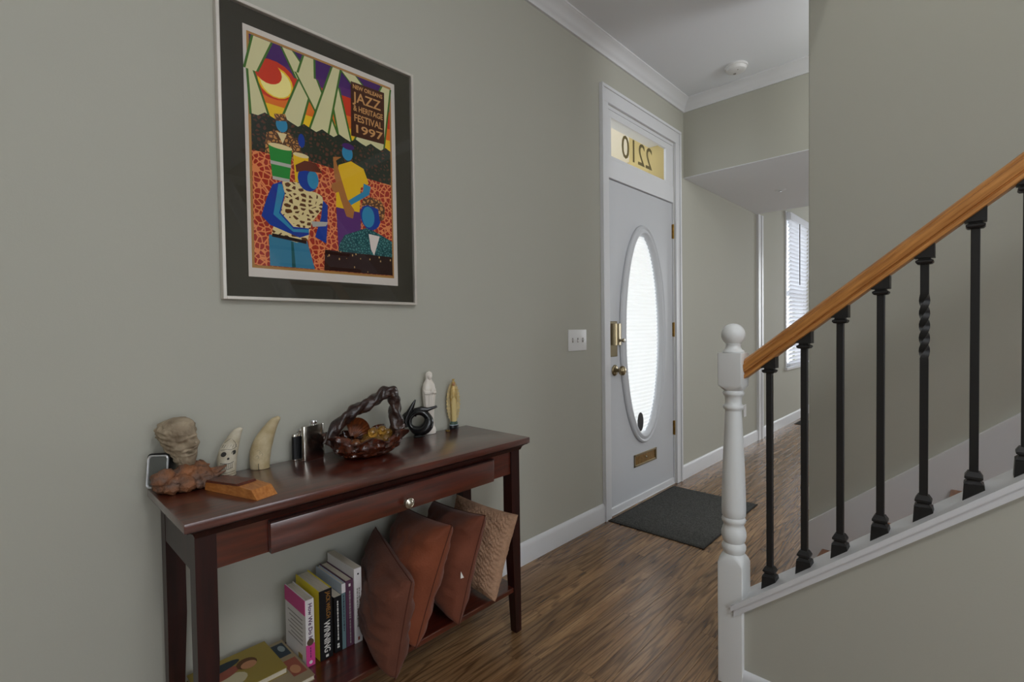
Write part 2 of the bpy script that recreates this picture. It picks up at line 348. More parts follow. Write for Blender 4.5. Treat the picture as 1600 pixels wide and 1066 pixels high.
# baseboards
bp = [(0, 0), (-0.015, 0), (-0.015, 0.085), (-0.011, 0.098), (-0.006, 0.104), (0, 0.106)]
def baseboard(n, a, b, poly=bp): return struct('baseboard_'+n, G().prism(poly, 'x', a, b), 'trim_white')
baseboard('left', -2.4, 2.444); baseboard('passage', 3.484, XS); baseboard('far', XS+0.131, 9.5)
struct('trim_4', B(XS, XS+0.13, -0.022, 0, 0, ZS-0.001).box(XS+0.085, XS+0.13, -0.028, -0.0225, 0, ZS-0.001), 'trim_white')

# ------------------------------------------------------------------ floor
g = G(); g.box(-2.54, 9.64, -4.34, 0.14, -0.1, -0.013)
PX0, PX1, PY = -0.6, 7.6, -2.223
floor = struct('floor', g, 'floor_oak_far')
g = G(); g.box(-2.54, PX0-0.001, -4.34, 0, -0.013, 0); g.box(PX1+0.001, 9.5, -4.34, 0, -0.013, 0); g.box(PX0, PX1, -4.34, PY-0.001, -0.013, 0); g.box(1.70, PX1, PY, -1.141, -0.013, 0)
g.build('far_floor', 'floor_oak_far', floor, kind='stuff')
PWID = 0.057
pm = None
row = 0; y = 0.0
while y-PWID > PY-0.002:
    y0 = y-PWID+0.0004; y1 = y-0.0004
    xend = PX1 if y > -1.11 else 1.70
    x = PX0-random.random()*0.5*0
    first = True
    while x < xend-0.01:
        ln = random.uniform(0.35, 1.25)*(0.5 if first else 1.0); first = False
        x1 = min(x+ln, xend)
        if xend-x1 < 0.15: x1 = xend
        if pm is None:
            q = G(); c = 0.0003; w_ = PWID-0.0008
            sec = [(0, -0.013), (w_, -0.013), (w_, -c), (w_-c, 0), (c, 0), (0, -c)]
            q.prism(sec, 'x', 0, 1)
            o = q.build('plank', 'floor_oak', floor, smooth=0); pm = o.data
        else:
            o = bpy.data.objects.new('plank', pm); COL.objects.link(o); o.parent = floor
        fl = wloc(floor); o.location = Vector((x+0.0004, y0, 0))-fl
        if o.data is pm and o.name == 'plank':
            for v in pm.vertices: v.co += fl     # mesh kept in its own frame
        o.scale = (x1-x-0.0008, 1, 1)
        x = x1
    y -= PWID; row += 1

# ================================================================== FRONT DOOR
DX0, DX1, DZ1, DY = 2.532, 3.392, 2.030, 0.012
ECX, ECZ = 2.962, 1.093
door = bpy.data.objects.new('door_1', None); COL.objects.link(door); door.location = ((DX0+DX1)/2, DY, 0); door['kind'] = 'structure'
# slab with oval opening
n = 64; EA, EB = 0.252, 0.672
inn = ell(ECX, ECZ, EA, EB, n)
outp = []
for x, z in inn:      # matching points on the slab rectangle
    dx, dz = x-ECX, z-ECZ
    k = min(((DX1-ECX) if dx > 0 else (ECX-DX0))/max(abs(dx), 1e-6), ((DZ1-ECZ) if dz > 0 else (ECZ-0.012))/max(abs(dz), 1e-6)); outp.append((ECX+dx*k, ECZ+dz*k))
for cx_, cz_ in ((DX0, 0.012), (DX1, 0.012), (DX0, DZ1), (DX1, DZ1)):
    i = min(range(n), key=lambda q: (outp[q][0]-cx_)**2+(outp[q][1]-cz_)**2); outp[i] = (cx_, cz_)
g = G(); vs = []
for yy in (DY, DY+0.044):
    vs += [(x, yy, z) for x, z in inn]+[(x, yy, z) for x, z in outp]
fs = []
for i in range(n):
    j = (i+1) % n
    fs += [[i, j, n+j, n+i], [2*n+i, 3*n+i, 3*n+j, 2*n+j], [i, 2*n+i, 2*n+j, j], [n+i, n+j, 3*n+j, 3*n+i]]
g.add(vs, fs); g.build('slab', 'door_white', door, smooth=0)
# oval moulding
mp_ = [(0.252, 0.672, 0.0), (0.300, 0.716, 0.0), (0.303, 0.718, -0.008), (0.298, 0.714, -0.016), (0.288, 0.705, -0.020), (0.281, 0.698, -0.016), (0.277, 0.694, -0.013), (0.266, 0.684, -0.017), (0.256, 0.675, -0.022), (0.247, 0.668, -0.020), (0.240, 0.661, -0.010), (0.236, 0.657, 0.004), (0.236, 0.657, 0.012), (0.252, 0.672, 0.012)]
rs = [[(ECX+a*math.cos(2*PI*i/72), DY+yy, ECZ+b*math.sin(2*PI*i/72)) for i in range(72)] for a, b, yy in mp_]
G().rings(rs, cap=False, closed=True).build('oval_moulding', 'door_white', door, smooth=50)
gl = G().prism(ell(ECX, ECZ, 0.238, 0.659, 64), 'y', DY+0.0075, DY+0.0105).build('glass_pane', 'door_glass', door, smooth=30)
# pleated shade behind the glass
g = G(); rows = 52
for k in range(rows):
    za = -0.65+1.30*k/rows; zb = -0.65+1.30*(k+1)/rows; zm = (za+zb)/2
    def hw(z): return 0.243*math.sqrt(max(0.002, 1-(z/0.664)**2))
    h = max(hw(za), hw(zb)); y0_, y1_ = DY+0.022, DY+0.028
    g.add([(ECX-h, y0_, ECZ+za), (ECX+h, y0_, ECZ+za), (ECX+h, y1_, ECZ+zm), (ECX-h, y1_, ECZ+zm), (ECX+h, y0_, ECZ+zb), (ECX-h, y0_, ECZ+zb)], [[0, 1, 2, 3], [3, 2, 4, 5]])
o = g.build('pleated_shade', 'shade_white', door, smooth=0, fixn=False); o['label'] = 'white pleated shade behind the oval glass'
G().prism(ell(2.925, 0.517, 0.036, 0.062, 28), 'y', DY+0.002, DY+0.0065).build('oval_sticker', 'sticker_dark', door)
# mail slot
ms_ = bpy.data.objects.new('mail_slot', None)
g = G(); X0, X1, Z0, Z1 = 2.826, 3.130, 0.232, 0.314
g.box(X0, X1, DY-0.006, DY, Z0, Z0+0.013, 0.002); g.box(X0, X1, DY-0.006, DY, Z1-0.013, Z1, 0.002); g.box(X0, X0+0.016, DY-0.006, DY, Z0, Z1, 0.002); g.box(X1-0.016, X1, DY-0.006, DY, Z0, Z1, 0.002)
slot = g.build('mail_slot_frame', 'lock_brass', door); slot['label'] = 'brass mail slot'
G().box(X0+0.014, X1-0.014, DY-0.002, DY+0.002, Z0+0.012, Z1-0.012).build('slot_flap', 'old_brass', slot)
G().ico((2.985, DY-0.003, 0.276), 0.006, 2).build('slot_rivet', 'nickel', slot)
# rim lock and knob
lock = G().box(2.545, 2.632, DY-0.006, DY, 0.964, 1.180, 0.003).build('lock_plate', 'lock_brass', door)
prof = [(2.556, -0.006), (2.556, -0.022), (2.566, -0.032), (2.600, -0.036), (2.634, -0.032), (2.644, -0.022), (2.644, -0.006)]
G().prism([(x, DY+yy) for x, yy in prof], 'z', 1.035, 1.165).build('lock_body', 'lock_brass', lock, smooth=50)
M = Matrix.Translation((2.634, DY-0.034, 1.062)) @ Matrix.Rotation(PI/2, 4, 'X')
G().lathe([(0.001, 0), (0.008, 0), (0.008, 0.006), (0.012, 0.010), (0.012, 0.018), (0.001, 0.021)], seg=16, M=M).build('thumb_turn', 'nickel', lock, smooth=50)
M = Matrix.Translation((2.606, DY, 0.880)) @ Matrix.Rotation(PI/2, 4, 'X')
G().lathe([(0.001, 0), (0.034, 0), (0.034, 0.004), (0.028, 0.009), (0.012, 0.012), (0.010, 0.030), (0.014, 0.036), (0.026, 0.042), (0.030, 0.052), (0.027, 0.064), (0.016, 0.071), (0.001, 0.072)], seg=28, M=M).build('door_knob', 'lock_brass', door, smooth=60)
G().box(DX0+0.0005, DX0+0.004, DY-0.001, DY+0.002, 0.85, 0.91).build('latch_plate', 'vent_dark', door)
for z in (1.829, 1.122, 0.408):
    g = G(); g.box(3.389, 3.402, DY-0.004, DY+0.002, z-0.05, z+0.05); g.tube([(3.397, DY-0.008, z-0.052), (3.397, DY-0.008, z+0.052)], 0.0065, 10)
    g.build('hinge', 'old_brass', door)
G().box(DX0+0.004, DX1-0.004, DY-0.010, DY+0.004, 0.006, 0.045, 0.003).build('door_sweep', 'trim_white', door)
struct('trim_5', B(2.515, 3.40, 0.0, 0.14, -0.012, 0.006, 0.002), 'trim_white')
# frame: jambs, header bar, transom stops
struct('trim_6', B(2.515, 2.530, 0.0, 0.139, 0, 2.46).box(3.394, 3.40, 0.0, 0.139, 0, 2.46).box(2.53, 3.394, 0.0, 0.139, 2.035, 2.15, 0.002).box(2.53, 3.394, 0.0, 0.139, 2.44, 2.46), 'trim_white')
g = G(); TX0, TX1, TZ0, TZ1 = 2.575, 3.290, 2.170, 2.398
g.box(2.53, 3.394, 0.003, 0.02, 2.1505, TZ0, 0.001); g.box(2.53, 3.394, 0.003, 0.02, TZ1, 2.4395, 0.001); g.box(2.53, TX0, 0.003, 0.02, TZ0, TZ1, 0.001); g.box(TX1, 3.3935, 0.003, 0.02, TZ0, TZ1, 0.001)
transom = struct('window_5', g, 'trim_white')
G().box(TX0, TX1, 0.011, 0.014, TZ0, TZ1).build('transom_pane', 'window_glass', transom)
# painted house number, put on to be read from outside
M = Matrix.Translation((2.912, 0.0155, 2.203)) @ Matrix.Rotation(PI, 4, 'Z') @ Matrix.Rotation(PI/2, 4, 'X')
text_part('house_number', '2210', 0.205, 'digit_paint', transom, M, 0.001, 'CENTER', 0.98)
# casing with a stepped back band
g = G()
for a, b, o0, o1 in ((2.444, 2.517, 2.444, 2.462), (3.405, 3.483, 3.463, 3.483)):
    g.box(a, b, -0.016, 0, 0, 2.462, 0.001); g.box(o0, o1, -0.024, -0.0165, 0, 2.5375, 0.002)
g.box(2.444, 3.483, -0.016, 0, 2.4625, 2.557, 0.001); g.box(2.444, 3.483, -0.024, -0.0165, 2.538, 2.557, 0.002)
struct('trim_7', g, 'trim_white')

struct('porch_reveal', B(3.30, 3.70, 0.1405, 0.30, 2.10, 2.749).box(3.302, 3.3935, 0.0205, 0.1395, 2.1505, 2.4395), 'porch_tan')
# porch outside
struct('porch_ceiling', B(1.2, 5.0, 0.14, 2.4, 2.75, 2.85), 'porch_cream')
struct('porch_side', B(4.3, 4.5, 0.141, 1.4, -0.2, 2.749), 'porch_tan')
struct('porch_floor', B(1.2, 5.0, 0.14, 2.4, -0.2, -0.05), 'porch_floor')
struct('street', B(-10, 20, 2.4, 20, -0.5, -0.4), 'porch_floor')

# ================================================================== FAR WINDOW AND BLIND
g = G(); g.box(WX0-0.005, WX0+0.04, 0.02, 0.10, WZ0, WZ1); g.box(WX1-0.04, WX1, 0.02, 0.10, WZ0, WZ1); g.box(WX0, WX1, 0.02, 0.10, WZ1-0.04, WZ1); g.box(WX0, WX1, 0.02, 0.10, WZ0, WZ0+0.04); g.box(WX0, WX1, 0.04, 0.09, 1.50, 1.55)
win = struct('window_1', g, 'trim_white')
G().box(WX0+0.04, WX1-0.04, 0.06, 0.064, WZ0+0.04, WZ1-0.04).build('window_pane', 'window_glass', win)
G().box(WX0-0.05, WX1+0.05, -0.03, 0.02, WZ0-0.03, WZ0, 0.004).build('window_sill', 'trim_white', win)
G().box(WX0-0.04, WX0, -0.012, 0, WZ0, WZ1+0.04).build('window_casing', 'trim_white', win)
bl = thing('window_blind', 'white horizontal slat blind over the narrow window of the far room', 'blind', ((WX0+WX1)/2, -0.02, WZ0+0.01))
G().box(WX0-0.01, WX1+0.02, -0.055, -0.002, 2.345, 2.43, 0.004).build('headrail', 'blind_white', bl)
nsl = 36; s0 = None
for k in range(nsl):
    z = WZ0+0.06+k*(2.33-WZ0-0.06)/(nsl-1)
    if s0 is None:
        q = G(); sec = []
        for i in range(7): t = -1+2*i/6; sec.append((-0.032+t*0.022*math.cos(0.95), z-t*0.022*math.sin(0.95)*1.0+0.003*(1-t*t)))
        sec = sec+[(yy+0.0008, zz-0.002) for yy, zz in sec[::-1]]
        s0 = q.prism(sec, 'x', WX0+0.01, WX1-0.01).build('slat', 'blind_white', bl, smooth=40); sz = z
    else:
        o = s0.copy(); COL.objects.link(o); o.location = s0.location+Vector((0, 0, z-sz))
G().box(WX0+0.005, WX1-0.005, -0.05, -0.014, WZ0+0.015, WZ0+0.04, 0.003).build('bottom_rail', 'blind_white', bl)
G().tube([(6.60, -0.062, 2.34), (6.60, -0.062, 1.62)], 0.005, 8).build('tilt_wand', 'vent_dark', bl)
G().tube([(7.02, -0.06, 2.34), (7.02, -0.06, 1.75)], 0.004, 6).lathe([(0.001, 0), (0.012, 0), (0.007, 0.04), (0.001, 0.045)], (7.02, -0.06, 1.71), 10).build('pull_cord', 'blind_white', bl)

# ================================================================== FILL LAMPS ADDED OUT OF FRAME TO RAISE THE LIGHT LEVEL
m = bpy.data.materials.new('added_lamp_glass'); m.use_nodes = True; MATS['added_lamp_glass'] = m
m.node_tree.nodes['Principled BSDF'].inputs['Emission Color'].default_value = (1, 0.97, 0.9, 1); m.node_tree.nodes['Principled BSDF'].inputs['Emission Strength'].default_value = 1.5
def added_lamp(label, x, y, power, r, ZC=ZC):  # added fixture with a point light, brightens its surroundings from out of view
    t = thing('added_lamp', label, 'lamp', (x, y, ZC-0.16))
    G().lathe([(0.001, 0), (0.07, 0), (0.07, -0.02), (0.02, -0.03), (0.012, -0.10), (0.001, -0.10)], (x, y, ZC), 24).build('canopy', 'nickel', t)
    G().lathe([(0.001, -0.16), (r*0.6, -0.155), (r*0.95, -0.13), (r, -0.105), (r*0.97, -0.10), (r*0.9, -0.125), (r*0.55, -0.145), (0.001, -0.15)], (x, y, ZC), 36).build('glass_bowl', 'added_lamp_glass', t, smooth=60)
    l = bpy.data.lights.new('fill_light', 'POINT'); l.energy = power; l.shadow_soft_size = r*0.8; l.color = (0.985, 0.995, 1.0)
    o = bpy.data.objects.new('fill_light', l); COL.objects.link(o); o.location = Vector((x, y, ZC-0.34))-wloc(t); o.parent = t
added_lamp('added unseen ceiling lamp brightening the room, behind the camera', 0.20, -2.5, 32, 0.20)
added_lamp('added unseen ceiling lamp brightening the hall, behind the staircase wall', 2.98, -1.6, 9.5, 0.12)
added_lamp('added unseen ceiling lamp brightening the stairs from high above', 1.90, -1.9, 62, 0.16, 5.4)
# ================================================================== SMALL FIXTURES
t = thing('light_switch', 'white three gang toggle switch plate on the wall beside the front door', 'light switch', (2.203, -0.003, 1.015))
G().box(2.120, 2.286, -0.006, 0, 1.016, 1.132, 0.003, 2).build('switch_plate', 'plate_white', t)
for i in range(3):
    x = 2.155+i*0.047
    b_ = G().box(x-0.005, x+0.005, -0.0075, -0.005, 1.062, 1.087).build('toggle_slot', 'grey_ink', t)
    G().box(x-0.0035, x+0.0035, -0.018, -0.006, 1.072 if i != 1 else 1.066, 1.082 if i != 1 else 1.076, 0.001).build('toggle', 'plate_white', b_)
def outlet(name, label, x, z, y=0.0, face='y'):
    t = thing(name, label, 'outlet', (x, y, z-0.06))
    if face == 'y':
        p_ = G().box(x-0.036, x+0.036, y-0.006, y, z-0.058, z+0.058, 0.003).build('cover_plate', 'plate_white', t)
        for dz in (-0.024, 0.024): G().lathe([(0.001, 0), (0.017, 0), (0.015, 0.003), (0.001, 0.003)], M=Matrix.Translation((x, y-0.005, z+dz)) @ Matrix.Rotation(PI/2, 4, 'X'), seg=16).build('socket', 'plate_white', p_)
    else:
        p_ = G().box(x-0.036, x+0.036, y, y+0.006, z-0.058, z+0.058, 0.003).build('cover_plate', 'plate_white', t)
        for dz in (-0.024, 0.024): G().lathe([(0.001, 0), (0.017, 0), (0.015, 0.003), (0.001, 0.003)], M=Matrix.Translation((x, y+0.005, z+dz)) @ Matrix.Rotation(-PI/2, 4, 'X'), seg=16).build('socket', 'plate_white', p_)
    return t
outlet('wall_outlet', 'white electrical outlet low on the passage wall behind the newel post', 4.868, 0.340)
outlet('wall_outlet', 'white outlet seen edge on at the end of the staircase wall', 2.735, 0.30, -1.011, 'yy')
t = thing('round_dimmer', 'small white round dial at the end of the staircase wall', 'dimmer', (2.73, -1.010, 0.85))
M = Matrix.Translation((2.73, -1.0115, 0.88)) @ Matrix.Rotation(-PI/2, 4, 'X')
p_ = G().lathe([(0.001, 0), (0.026, 0), (0.026, 0.003), (0.022, 0.005), (0.001, 0.005)], seg=24, M=M).build('dial_plate', 'plate_white', t)
G().lathe([(0.001, 0.004), (0.016, 0.004), (0.014, 0.016), (0.001, 0.017)], seg=24, M=M).build('dial', 'plate_white', p_)
t = thing('smoke_detector', 'round white smoke detector on the hall ceiling', 'smoke detector', (3.305, -0.468, ZC-0.036))
G().lathe([(0.001, -0.036), (0.045, -0.036), (0.056, -0.030), (0.062, -0.014), (0.068, -0.012), (0.068, 0), (0.001, 0)], (3.305, -0.468, ZC), 36).build('housing', 'plate_white', t, smooth=40)
G().lathe([(0.001, -0.0385), (0.009, -0.0385), (0.009, -0.035), (0.001, -0.035)], (3.325, -0.452, ZC), 14).build('test_button', 'grey_ink', t)
G().lathe([(0.001, -0.0375), (0.004, -0.0375), (0.004, -0.035), (0.001, -0.035)], (3.285, -0.485, ZC), 10).build('indicator', 'grey_ink', t)
t = thing('sprinkler_head', 'tiny pale round fitting on the lowered passage ceiling', 'ceiling fitting', (4.442, -0.421, ZS-0.02))
G().lathe([(0.001, -0.006), (0.035, -0.004), (0.045, 0), (0.001, 0)], (4.442, -0.421, ZS), 24).build('escutcheon', 'ceiling_paint', t)
G().lathe([(0.001, -0.016), (0.012, -0.014), (0.012, -0.005), (0.001, -0.005)], (4.442, -0.421, ZS), 14).build('nozzle', 'chrome', t)
t = thing('floor_register', 'dark metal floor register in the far room boards', 'floor vent', (6.50, -0.12, 0.0))
fr_ = G().box(6.34, 6.66, -0.175, -0.06, 0, 0.005, 0.002).build('register_frame', 'vent_dark', t)
for k in range(12): G().box(6.36+k*0.024, 6.372+k*0.024, -0.16, -0.075, 0.005, 0.008).build('louver', 'book_black', fr_)

# doormat
t = thing('doormat', 'dark grey rectangular carpet doormat in front of the white front door', 'doormat', (2.905, -0.30, 0.001))
def matf(u, v):
    x = 2.470+u*0.845; yy = -0.583+v*0.555
    e = min(u, 1-u, v*0.66, (1-v)*0.66)*0.84
    return Vector((x, yy, 0.001+0.009*min(1, e/0.012)+0.0012*fbm((x, yy, 0), 60, 2)))
G().grid(matf, 84, 56).build('pile', 'mat_grey', t, smooth=60)
G().box(2.466, 3.319, -0.587, -0.024, 0.0008, 0.004).build('backing', 'mat_edge', t)

# ================================================================== STAIRS
SL = 0.835
def zl(y): return -SL*(y+1.1345)                # rise along the flight, 0 at the first baluster
# treads and risers
stair = bpy.data.objects.new('staircase', None); COL.objects.link(stair); stair.location = (2.16, -1.1, 0); stair['kind'] = 'structure'
TR = [(0.095+0.1875*i, -1.073-0.2235*i) for i in range(11)]
for i, (z, yn) in enumerate(TR):
    zp = 0 if i == 0 else TR[i-1][0]
    G().box(1.70, 2.640, yn-0.255, yn, z-0.028, z, 0.006, 2).build('tread', 'tread_oak', stair)
    G().box(1.70, 2.640, yn-0.040, yn-0.025, zp, z-0.028).build('riser', 'trim_white', stair)
# skirt board on the staircase wall
def sk(y): return 0.2022+(-1.0173-y)*0.848
struct('trim_8', G().prism([(-1.014, 0), (-1.014, sk(-1.0173)), (-4.0, sk(-4.0)), (-4.0, sk(-4.0)-0.42), (-1.45, 0)], 'x', 2.642, 2.669), 'trim_white')
# knee wall
kn = G().prism([(-1.045, 0), (-1.045, 0.24), (-4.0, 0.24+SL*2.955), (-4.0, 0)], 'x', 1.592, 1.694)
struct('wall_stair', kn, 'wall_paint')
def capz(y): return 0.2885-SL*(y+1.0714)
# cap: two stepped layers that overhang the face
g = G().prism([(-1.040, capz(-1.040)-0.016), (-1.040, capz(-1.040)), (-4.0, capz(-4.0)), (-4.0, capz(-4.0)-0.016)], 'x', 1.560, 1.704)
struct('trim_9', g, 'trim_white')
g = G().prism([(-1.046, capz(-1.046)-0.040), (-1.046, capz(-1.046)-0.016), (-4.0, capz(-4.0)-0.016), (-4.0, capz(-4.0)-0.040)], 'x', 1.570, 1.694)
struct('trim_10', g, 'trim_white')
struct('baseboard_stair', G().prism([(1.592, 0), (1.577, 0), (1.577, 0.040), (1.581, 0.052), (1.587, 0.058), (1.592, 0.060)], 'y', -4.0, -1.056), 'trim_white')
struct('trim_11', B(1.579, 1.592, -1.062, -1.052, 0.0, 0.235), 'trim_white')
# newel post
nx, ny = 1.614, -1.033; H = 0.038
t = thing('newel_post', 'white turned newel post with a ball top at the foot of the stairs', 'newel post', (nx, ny, 0))
def chamf(z0, z1, top, bottom, h=H, r=0.014):
    q = G()
    sq = lambda k: [(nx+sx*k, ny+sy*k) for sx, sy in ((-1, -1), (1, -1), (1, 1), (-1, 1))]
    # square block whose corners round over into the turning
    rs = []
    def sring(z, k, rc, m=6):
        out = []
        for (sx, sy, a0) in ((1, 1, 0), (-1, 1, PI/2), (-1, -1, PI), (1, -1, 1.5*PI)):
            for i in range(m):
                a = a0+PI/2*i/(m-1); out.append(Vector((nx+sx*(k-rc)+rc*math.cos(a), ny+sy*(k-rc)+rc*math.sin(a), z)))
        return out
    if bottom: rs += [sring(z0, h*0.80, h*0.79), sring(z0+0.006, h*0.92, h*0.7), sring(z0+0.012, h*0.985, h*0.4), sring(z0+0.018, h, 0.003)]
    else: rs += [sring(z0, h, 0.003)]
    if top: rs += [sring(z1-0.030, h, 0.003), sring(z1-0.018, h*0.985, h*0.4), sring(z1-0.008, h*0.92, h*0.7), sring(z1, h*0.80, h*0.79)]
    else: rs += [sring(z1, h, 0.003)]
    return q.rings(rs)
chamf(0.0, 0.415, True, False).build('post_base', 'newel_white', t, smooth=40)
turn = [(0.028, 0.412), (0.032, 0.418), (0.036, 0.430), (0.036, 0.438), (0.032, 0.446), (0.030, 0.450), (0.034, 0.456), (0.037, 0.470), (0.037, 0.482), (0.033, 0.496), (0.030, 0.503), (0.031, 0.510), (0.035, 0.516), (0.036, 0.522), (0.034, 0.528), (0.032, 0.531), (0.0355, 0.536), (0.036, 0.56), (0.035, 0.62), (0.0315, 0.72), (0.0275, 0.80), (0.0245, 0.868), (0.0245, 0.872), (0.029, 0.876), (0.031, 0.882), (0.029, 0.888), (0.0250, 0.891), (0.0245, 0.900), (0.0255, 0.915), (0.028, 0.918), (0.031, 0.922), (0.032, 0.928), (0.029, 0.934), (0.026, 0.938)]
G().lathe(turn, (nx, ny, 0), 36).build('turned_shaft', 'newel_white', t, smooth=50)
chamf(0.935, 1.054, False, True, 0.036).build('post_block', 'newel_white', t, smooth=40)
fin = [(0.030, 1.053), (0.033, 1.057), (0.031, 1.061), (0.026, 1.064), (0.0225, 1.072), (0.022, 1.078), (0.024, 1.082)]
cb, rb = 1.1115, 0.0355
for i in range(15):
    a = -math.pi*0.30+(PI/2+math.pi*0.30)*i/14; fin.append((max(0.0008, rb*math.cos(a)), cb+rb*math.sin(a)))
G().lathe(fin, (nx, ny, 0), 36).build('ball_finial', 'newel_white', t, smooth=50)
# handrail
hb = lambda y: 0.9756-(y+1.0714)*0.812
rp = [(-0.018, 0.0), (0.018, 0.0), (0.022, 0.002), (0.022, 0.012), (0.017, 0.014), (0.016, 0.018), (0.022, 0.020), (0.027, 0.027), (0.030, 0.036), (0.030, 0.044), (0.024, 0.047), (0.022, 0.054), (0.014, 0.061), (0.0, 0.064), (-0.014, 0.061), (-0.022, 0.054), (-0.024, 0.047), (-0.030, 0.044), (-0.030, 0.036), (-0.027, 0.027), (-0.022, 0.020), (-0.016, 0.018), (-0.017, 0.014), (-0.022, 0.012), (-0.022, 0.002)]
RX = 1.622
rs = [[Vector((RX+a, yy, hb(yy)+b*1.0)) for a, b in rp] for yy in [-1.0695]+[-1.2-0.2*i for i in range(15)]]
tag(G().rings(rs).build('handrail', 'rail_oak', None, smooth=30), 'golden oak handrail sloping up from the white newel post', 'handrail')
# iron balusters
BX = 1.630
def baluster(y, zb, zt, twist, label):
    t = thing('baluster', label, 'baluster', (BX, y, zb-0.02), 'iron balusters along the stair')
    k = 0.0085
    if not twist: G().box(BX-k, BX+k, y-k, y+k, zb-0.01, zt, 0.0012).build('bar', 'iron', t)
    else:
        rs = []; za, zc = zb+0.395, zb+0.555
        for i in range(81):
            z = zb-0.01+(zt-zb+0.01)*i/80; f = min(1, max(0, (z-za)/(zc-za))); a = f*2.5*PI; kk = k*(1.0 if f in (0, 1) else 0.94)
            rs.append([Vector((BX+kk*math.sqrt(2)*math.cos(a+PI/4+PI/2*j), y+kk*math.sqrt(2)*math.sin(a+PI/4+PI/2*j), z)) for j in range(4)])
        G().rings(rs).build('bar', 'iron', t, smooth=30)
    # base shoe cut to the slope
    h = 0.020; yf, yb = y+h, y-h
    g = G(); vs = []
    for sx in (-1, 1): vs += [(BX+sx*h, yf, capz(yf)), (BX+sx*h, yb, capz(yb)), (BX+sx*h*0.92, yb+0.002, zb+0.012+0.004), (BX+sx*h*0.92, yf-0.002, zb+0.012)]
    g.add(vs, [[0, 1, 2, 3], [4, 7, 6, 5], [0, 4, 5, 1], [1, 5, 6, 2], [2, 6, 7, 3], [3, 7, 4, 0]])
    g.add([(BX+sx*h*kx, y+sy*h*kx, zb+zz) for kx, zz in ((0.92, 0.014), (0.62, 0.021), (0.62, 0.024), (0.84, 0.027), (0.84, 0.032), (0.55, 0.043)) for sx, sy in ((-1, -1), (1, -1), (1, 1), (-1, 1))],
          [[4*r+i, 4*r+(i+1) % 4, 4*(r+1)+(i+1) % 4, 4*(r+1)+i] for r in range(5) for i in range(4)]+[[20, 21, 22, 23]])
    g.build('base_shoe', 'iron', t, smooth=0)
    g = G(); vs = []; h = 0.020
    for sx in (-1, 1): vs += [(BX+sx*h*0.92, y+h, zt-0.030), (BX+sx*h*0.92, y-h, zt-0.030), (BX+sx*h*0.92, y-h, hb(y-h)+0.002), (BX+sx*h*0.92, y+h, hb(y+h)+0.002)]
    g.add(vs, [[0, 1, 2, 3], [4, 7, 6, 5], [0, 4, 5, 1], [1, 5, 6, 2], [2, 6, 7, 3], [3, 7, 4, 0]])
    g.add([(BX+sx*h*kx, y+sy*h*kx, zt+zz) for kx, zz in ((0.50, -0.046), (0.72, -0.045), (0.88, -0.041), (0.88, -0.037), (0.62, -0.034), (0.62, -0.0295)) for sx, sy in ((-1, -1), (1, -1), (1, 1), (-1, 1))],
          [[4*r+i, 4*r+(i+1) % 4, 4*(r+1)+(i+1) % 4, 4*(r+1)+i] for r in range(5) for i in range(4)]+[[0, 3, 2, 1]])
    g.build('top_collar', 'iron', t, smooth=0)
    return t
ords = ['plain black iron baluster closest to the white newel post', 'second plain iron baluster from the newel post', 'third plain iron baluster from the newel post', 'fourth plain iron baluster, just before the twisted one', 'black iron baluster with a twisted section in the middle', 'plain iron baluster just after the twisted one', 'iron baluster cut off by the right edge of the photo']
bys = [-1.1350, -1.2287, -1.3174, -1.4084, -1.4975, -1.5910, -1.6785]
for i, yb in enumerate(bys):
    baluster(yb, capz(yb)+0.012, hb(yb)+0.012, i == 4, ords[i])

# ================================================================== FRAMED POSTER
FX0, FX1, FZ0, FZ1 = 0.457, 1.130, 1.236, 2.115
t = thing('framed_poster', 'large framed jazz festival poster with dark mat and thin silver frame', 'picture', ((FX0+FX1)/2, -0.003, FZ0))
for a, b, c, d in ((FX0, FX0+0.010, FZ0, FZ1), (FX1-0.010, FX1, FZ0, FZ1)): G().box(a, b, -0.026, -0.002, c, d, 0.0015).build('frame_side', 'frame_silver', t)
for c, d in ((FZ0, FZ0+0.010), (FZ1-0.010, FZ1)): G().box(FX0+0.010, FX1-0.010, -0.026, -0.002, c, d, 0.0015).build('frame_rail', 'frame_silver', t)
G().box(FX0+0.009, FX1-0.009, -0.012, -0.003, FZ0+0.009, FZ1-0.009).build('mat_board', 'mat_board', t)
G().box(0.531, 1.052, -0.0126, -0.012, 1.307, 2.055).build('poster_paper', 'paper_white', t)
PXa, PXb, PZa, PZb = 0.541, 1.036, 1.334, 2.038
pc = {'p_border': (176, 130, 72), 'p_purple': (76, 40, 104), 'p_red': (206, 60, 36), 'p_orange': (228, 116, 40), 'p_yellow': (238, 196, 40), 'p_trunk': (214, 208, 160), 'p_green': (70, 112, 44), 'p_moon': (248, 234, 150), 'p_hedge': (62, 66, 54),
      'p_sign': (74, 40, 28), 'p_signink': (206, 152, 96), 'p_blue': (30, 62, 150), 'p_cyan': (52, 136, 176), 'p_conga': (46, 140, 60), 'p_spotb': (92, 58, 34), 'p_cream': (228, 208, 156), 'p_shirt': (232, 186, 34), 'p_violet': (92, 48, 112), 'p_brass': (172, 112, 60), 'p_jeans': (60, 126, 156), 'p_teal': (36, 92, 96), 'p_dark': (40, 24, 22), 'p_silver': (180, 178, 170), 'p_white': (226, 214, 206), 'p_cap': (104, 52, 38)}
for k_, c in pc.items(): mat(k_, c, 0.85, spec=0.1)
